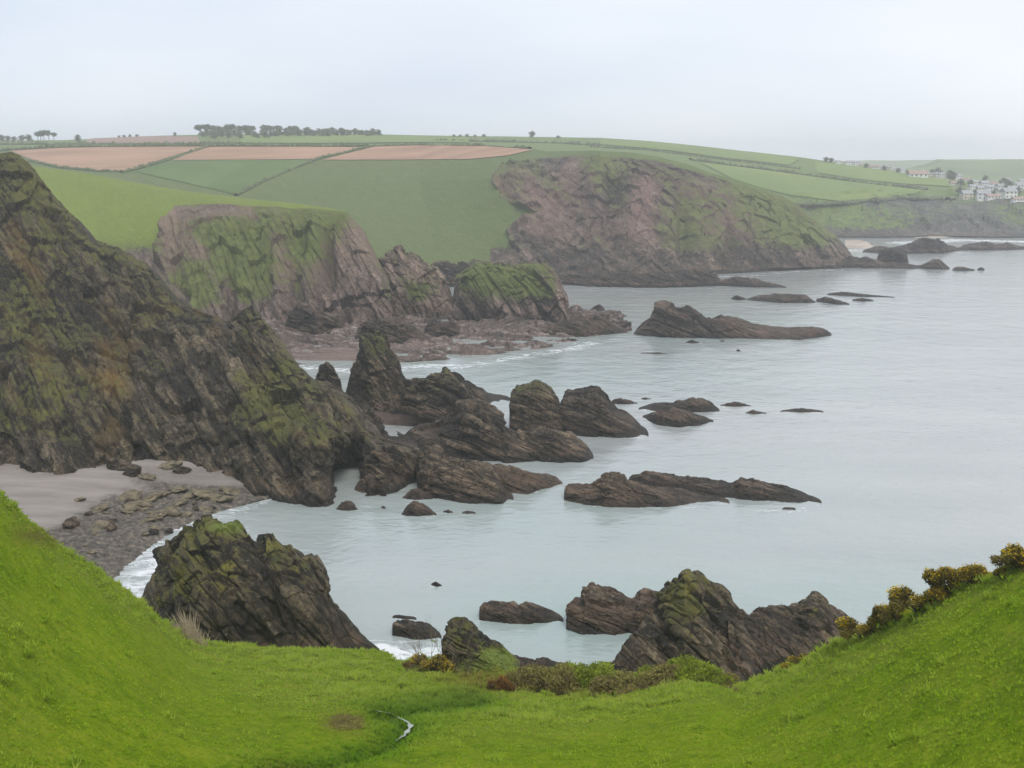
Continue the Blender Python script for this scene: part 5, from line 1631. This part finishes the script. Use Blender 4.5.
put_bush('bramble', 0, 622, 693, 2.8, 2.2, 'low brown bramble in front of the bright scrub cushion', 'bramble bush')
put_bush('bramble', 1, 642, 685, 2.6, 2.2, 'green scrub bush below the yellow mossy peak', 'bramble bush')
put_bush('bramble', 0, 662, 684, 2.4, 2.0, 'brown bramble bush below the yellow mossy peak', 'bramble bush')
put_bush('bramble', 1, 685, 680, 2.8, 2.6, 'rounded green scrub bush left of the last bramble', 'bramble bush')
put_bush('bramble', 1, 708, 681, 2.4, 2.2, 'rounded green scrub bush at the foot of the right slope', 'bramble bush')
put_bush('bramble', 0, 722, 686, 1.8, 1.2, 'last brown bramble before the right grass slope', 'bramble bush')
put_bush('bracken', 0, 502, 690, 1.2, 1.9, 'bright orange dead bracken clump at the valley mouth', 'bracken')
put_bush('bramble', 0, 342, 726, 1.7, 0.3, 'low brown dead bracken patch on the grass left of the stream', 'bracken')
put_bush('bracken', 0, 415, 668, 1.2, 1.0, 'brown bracken beside the surf at the left of the valley mouth', 'bracken')


def reeds():
    loc = hit(190, 641, ['fore'])
    if loc is None:
        loc = hit(190, 646, ['fore'])
    root = empty('reed_clump', loc)
    parts = []
    r = random.Random(4)
    for _ in range(300):
        x, y = r.gauss(0, 0.9), r.gauss(0, 0.6)
        h = r.uniform(1.4, 3.9) * math.exp(-(x / 1.8) ** 2)
        lx, ly = r.gauss(-0.25, 0.45), r.gauss(0, 0.35)
        zb = -0.9 - x * 0.35
        parts.append(tube([(x, y, zb), (x + lx * 0.4, y + ly * 0.4, zb + h * 0.6), (x + lx, y + ly, zb + h)], [0.022, 0.018, 0.008], 3))
    v, f = joined(parts)
    make_mesh('stem', v, f, MAT['straw'], root)['kind'] = 'stuff'
    tag(root, 'clump of pale dead reeds between the left grass slope and the big craggy rock', 'reeds')


reeds()


def bare_shrub(px, py, label, H, seed, n=26):
    loc = None
    for dy in (0, 3, 6, 10):
        loc = hit(px, py + dy, ['fore'])
        if loc is not None:
            break
    root = empty('bare_shrub', loc)
    r = random.Random(seed)
    parts = []
    def grow(p, d, L, rad, depth):
        q = [np.array(p)]
        for _ in range(3):
            d = d + np.array([r.gauss(0, .16), r.gauss(0, .16), r.gauss(.04, .1)])
            d /= np.linalg.norm(d)
            q.append(q[-1] + d * L / 3)
        parts.append(tube(q, [rad, rad * .85, rad * .7, rad * .5], 4))
        if depth:
            for _ in range(3):
                k = r.randint(1, 3)
                dd = d + np.array([r.gauss(0, .5), r.gauss(0, .5), r.gauss(.1, .3)])
                grow(q[k], dd / np.linalg.norm(dd), L * 0.62, rad * 0.55, depth - 1)
    for _ in range(7):
        d = np.array([r.gauss(-0.15, .5), r.gauss(0, .4), 1.0])
        grow((r.gauss(0, .3), r.gauss(0, .3), -0.3), d / np.linalg.norm(d), H * 0.55, 0.035, 3)
    v, f = joined(parts)
    make_mesh('branch', v, f, MAT['twig'], root)['kind'] = 'stuff'
    tag(root, label, 'shrub')


bare_shrub(436, 672, 'leafless wispy shrub standing against the surf left of the grassy knoll', 4.4, 3)
bare_shrub(468, 676, 'leafless brown shrub growing on the face of the grassy knoll', 3.6, 5)

# ------------------------------------------------------------------ HAZE: one closed box of even thin air round the whole scene
def haze():
    v, f = box(-4600, 4600, -300, 3600, -5.5, 88)
    m = bpy.data.materials.new('thin_sea_haze')
    m.use_nodes = True
    nt = m.node_tree
    nt.nodes.clear()
    out = nt.nodes.new('ShaderNodeOutputMaterial')
    pv = nt.nodes.new('ShaderNodeVolumePrincipled')
    pv.inputs['Color'].default_value = (0.985, 0.99, 1.0, 1)
    pv.inputs['Density'].default_value = HAZE
    pv.inputs['Anisotropy'].default_value = 0.55
    nt.links.new(pv.outputs[0], out.inputs['Volume'])
    o = make_mesh('haze', v, f, m)
    tag(o, 'thin pale sea haze filling the bay', kind='stuff')


haze()
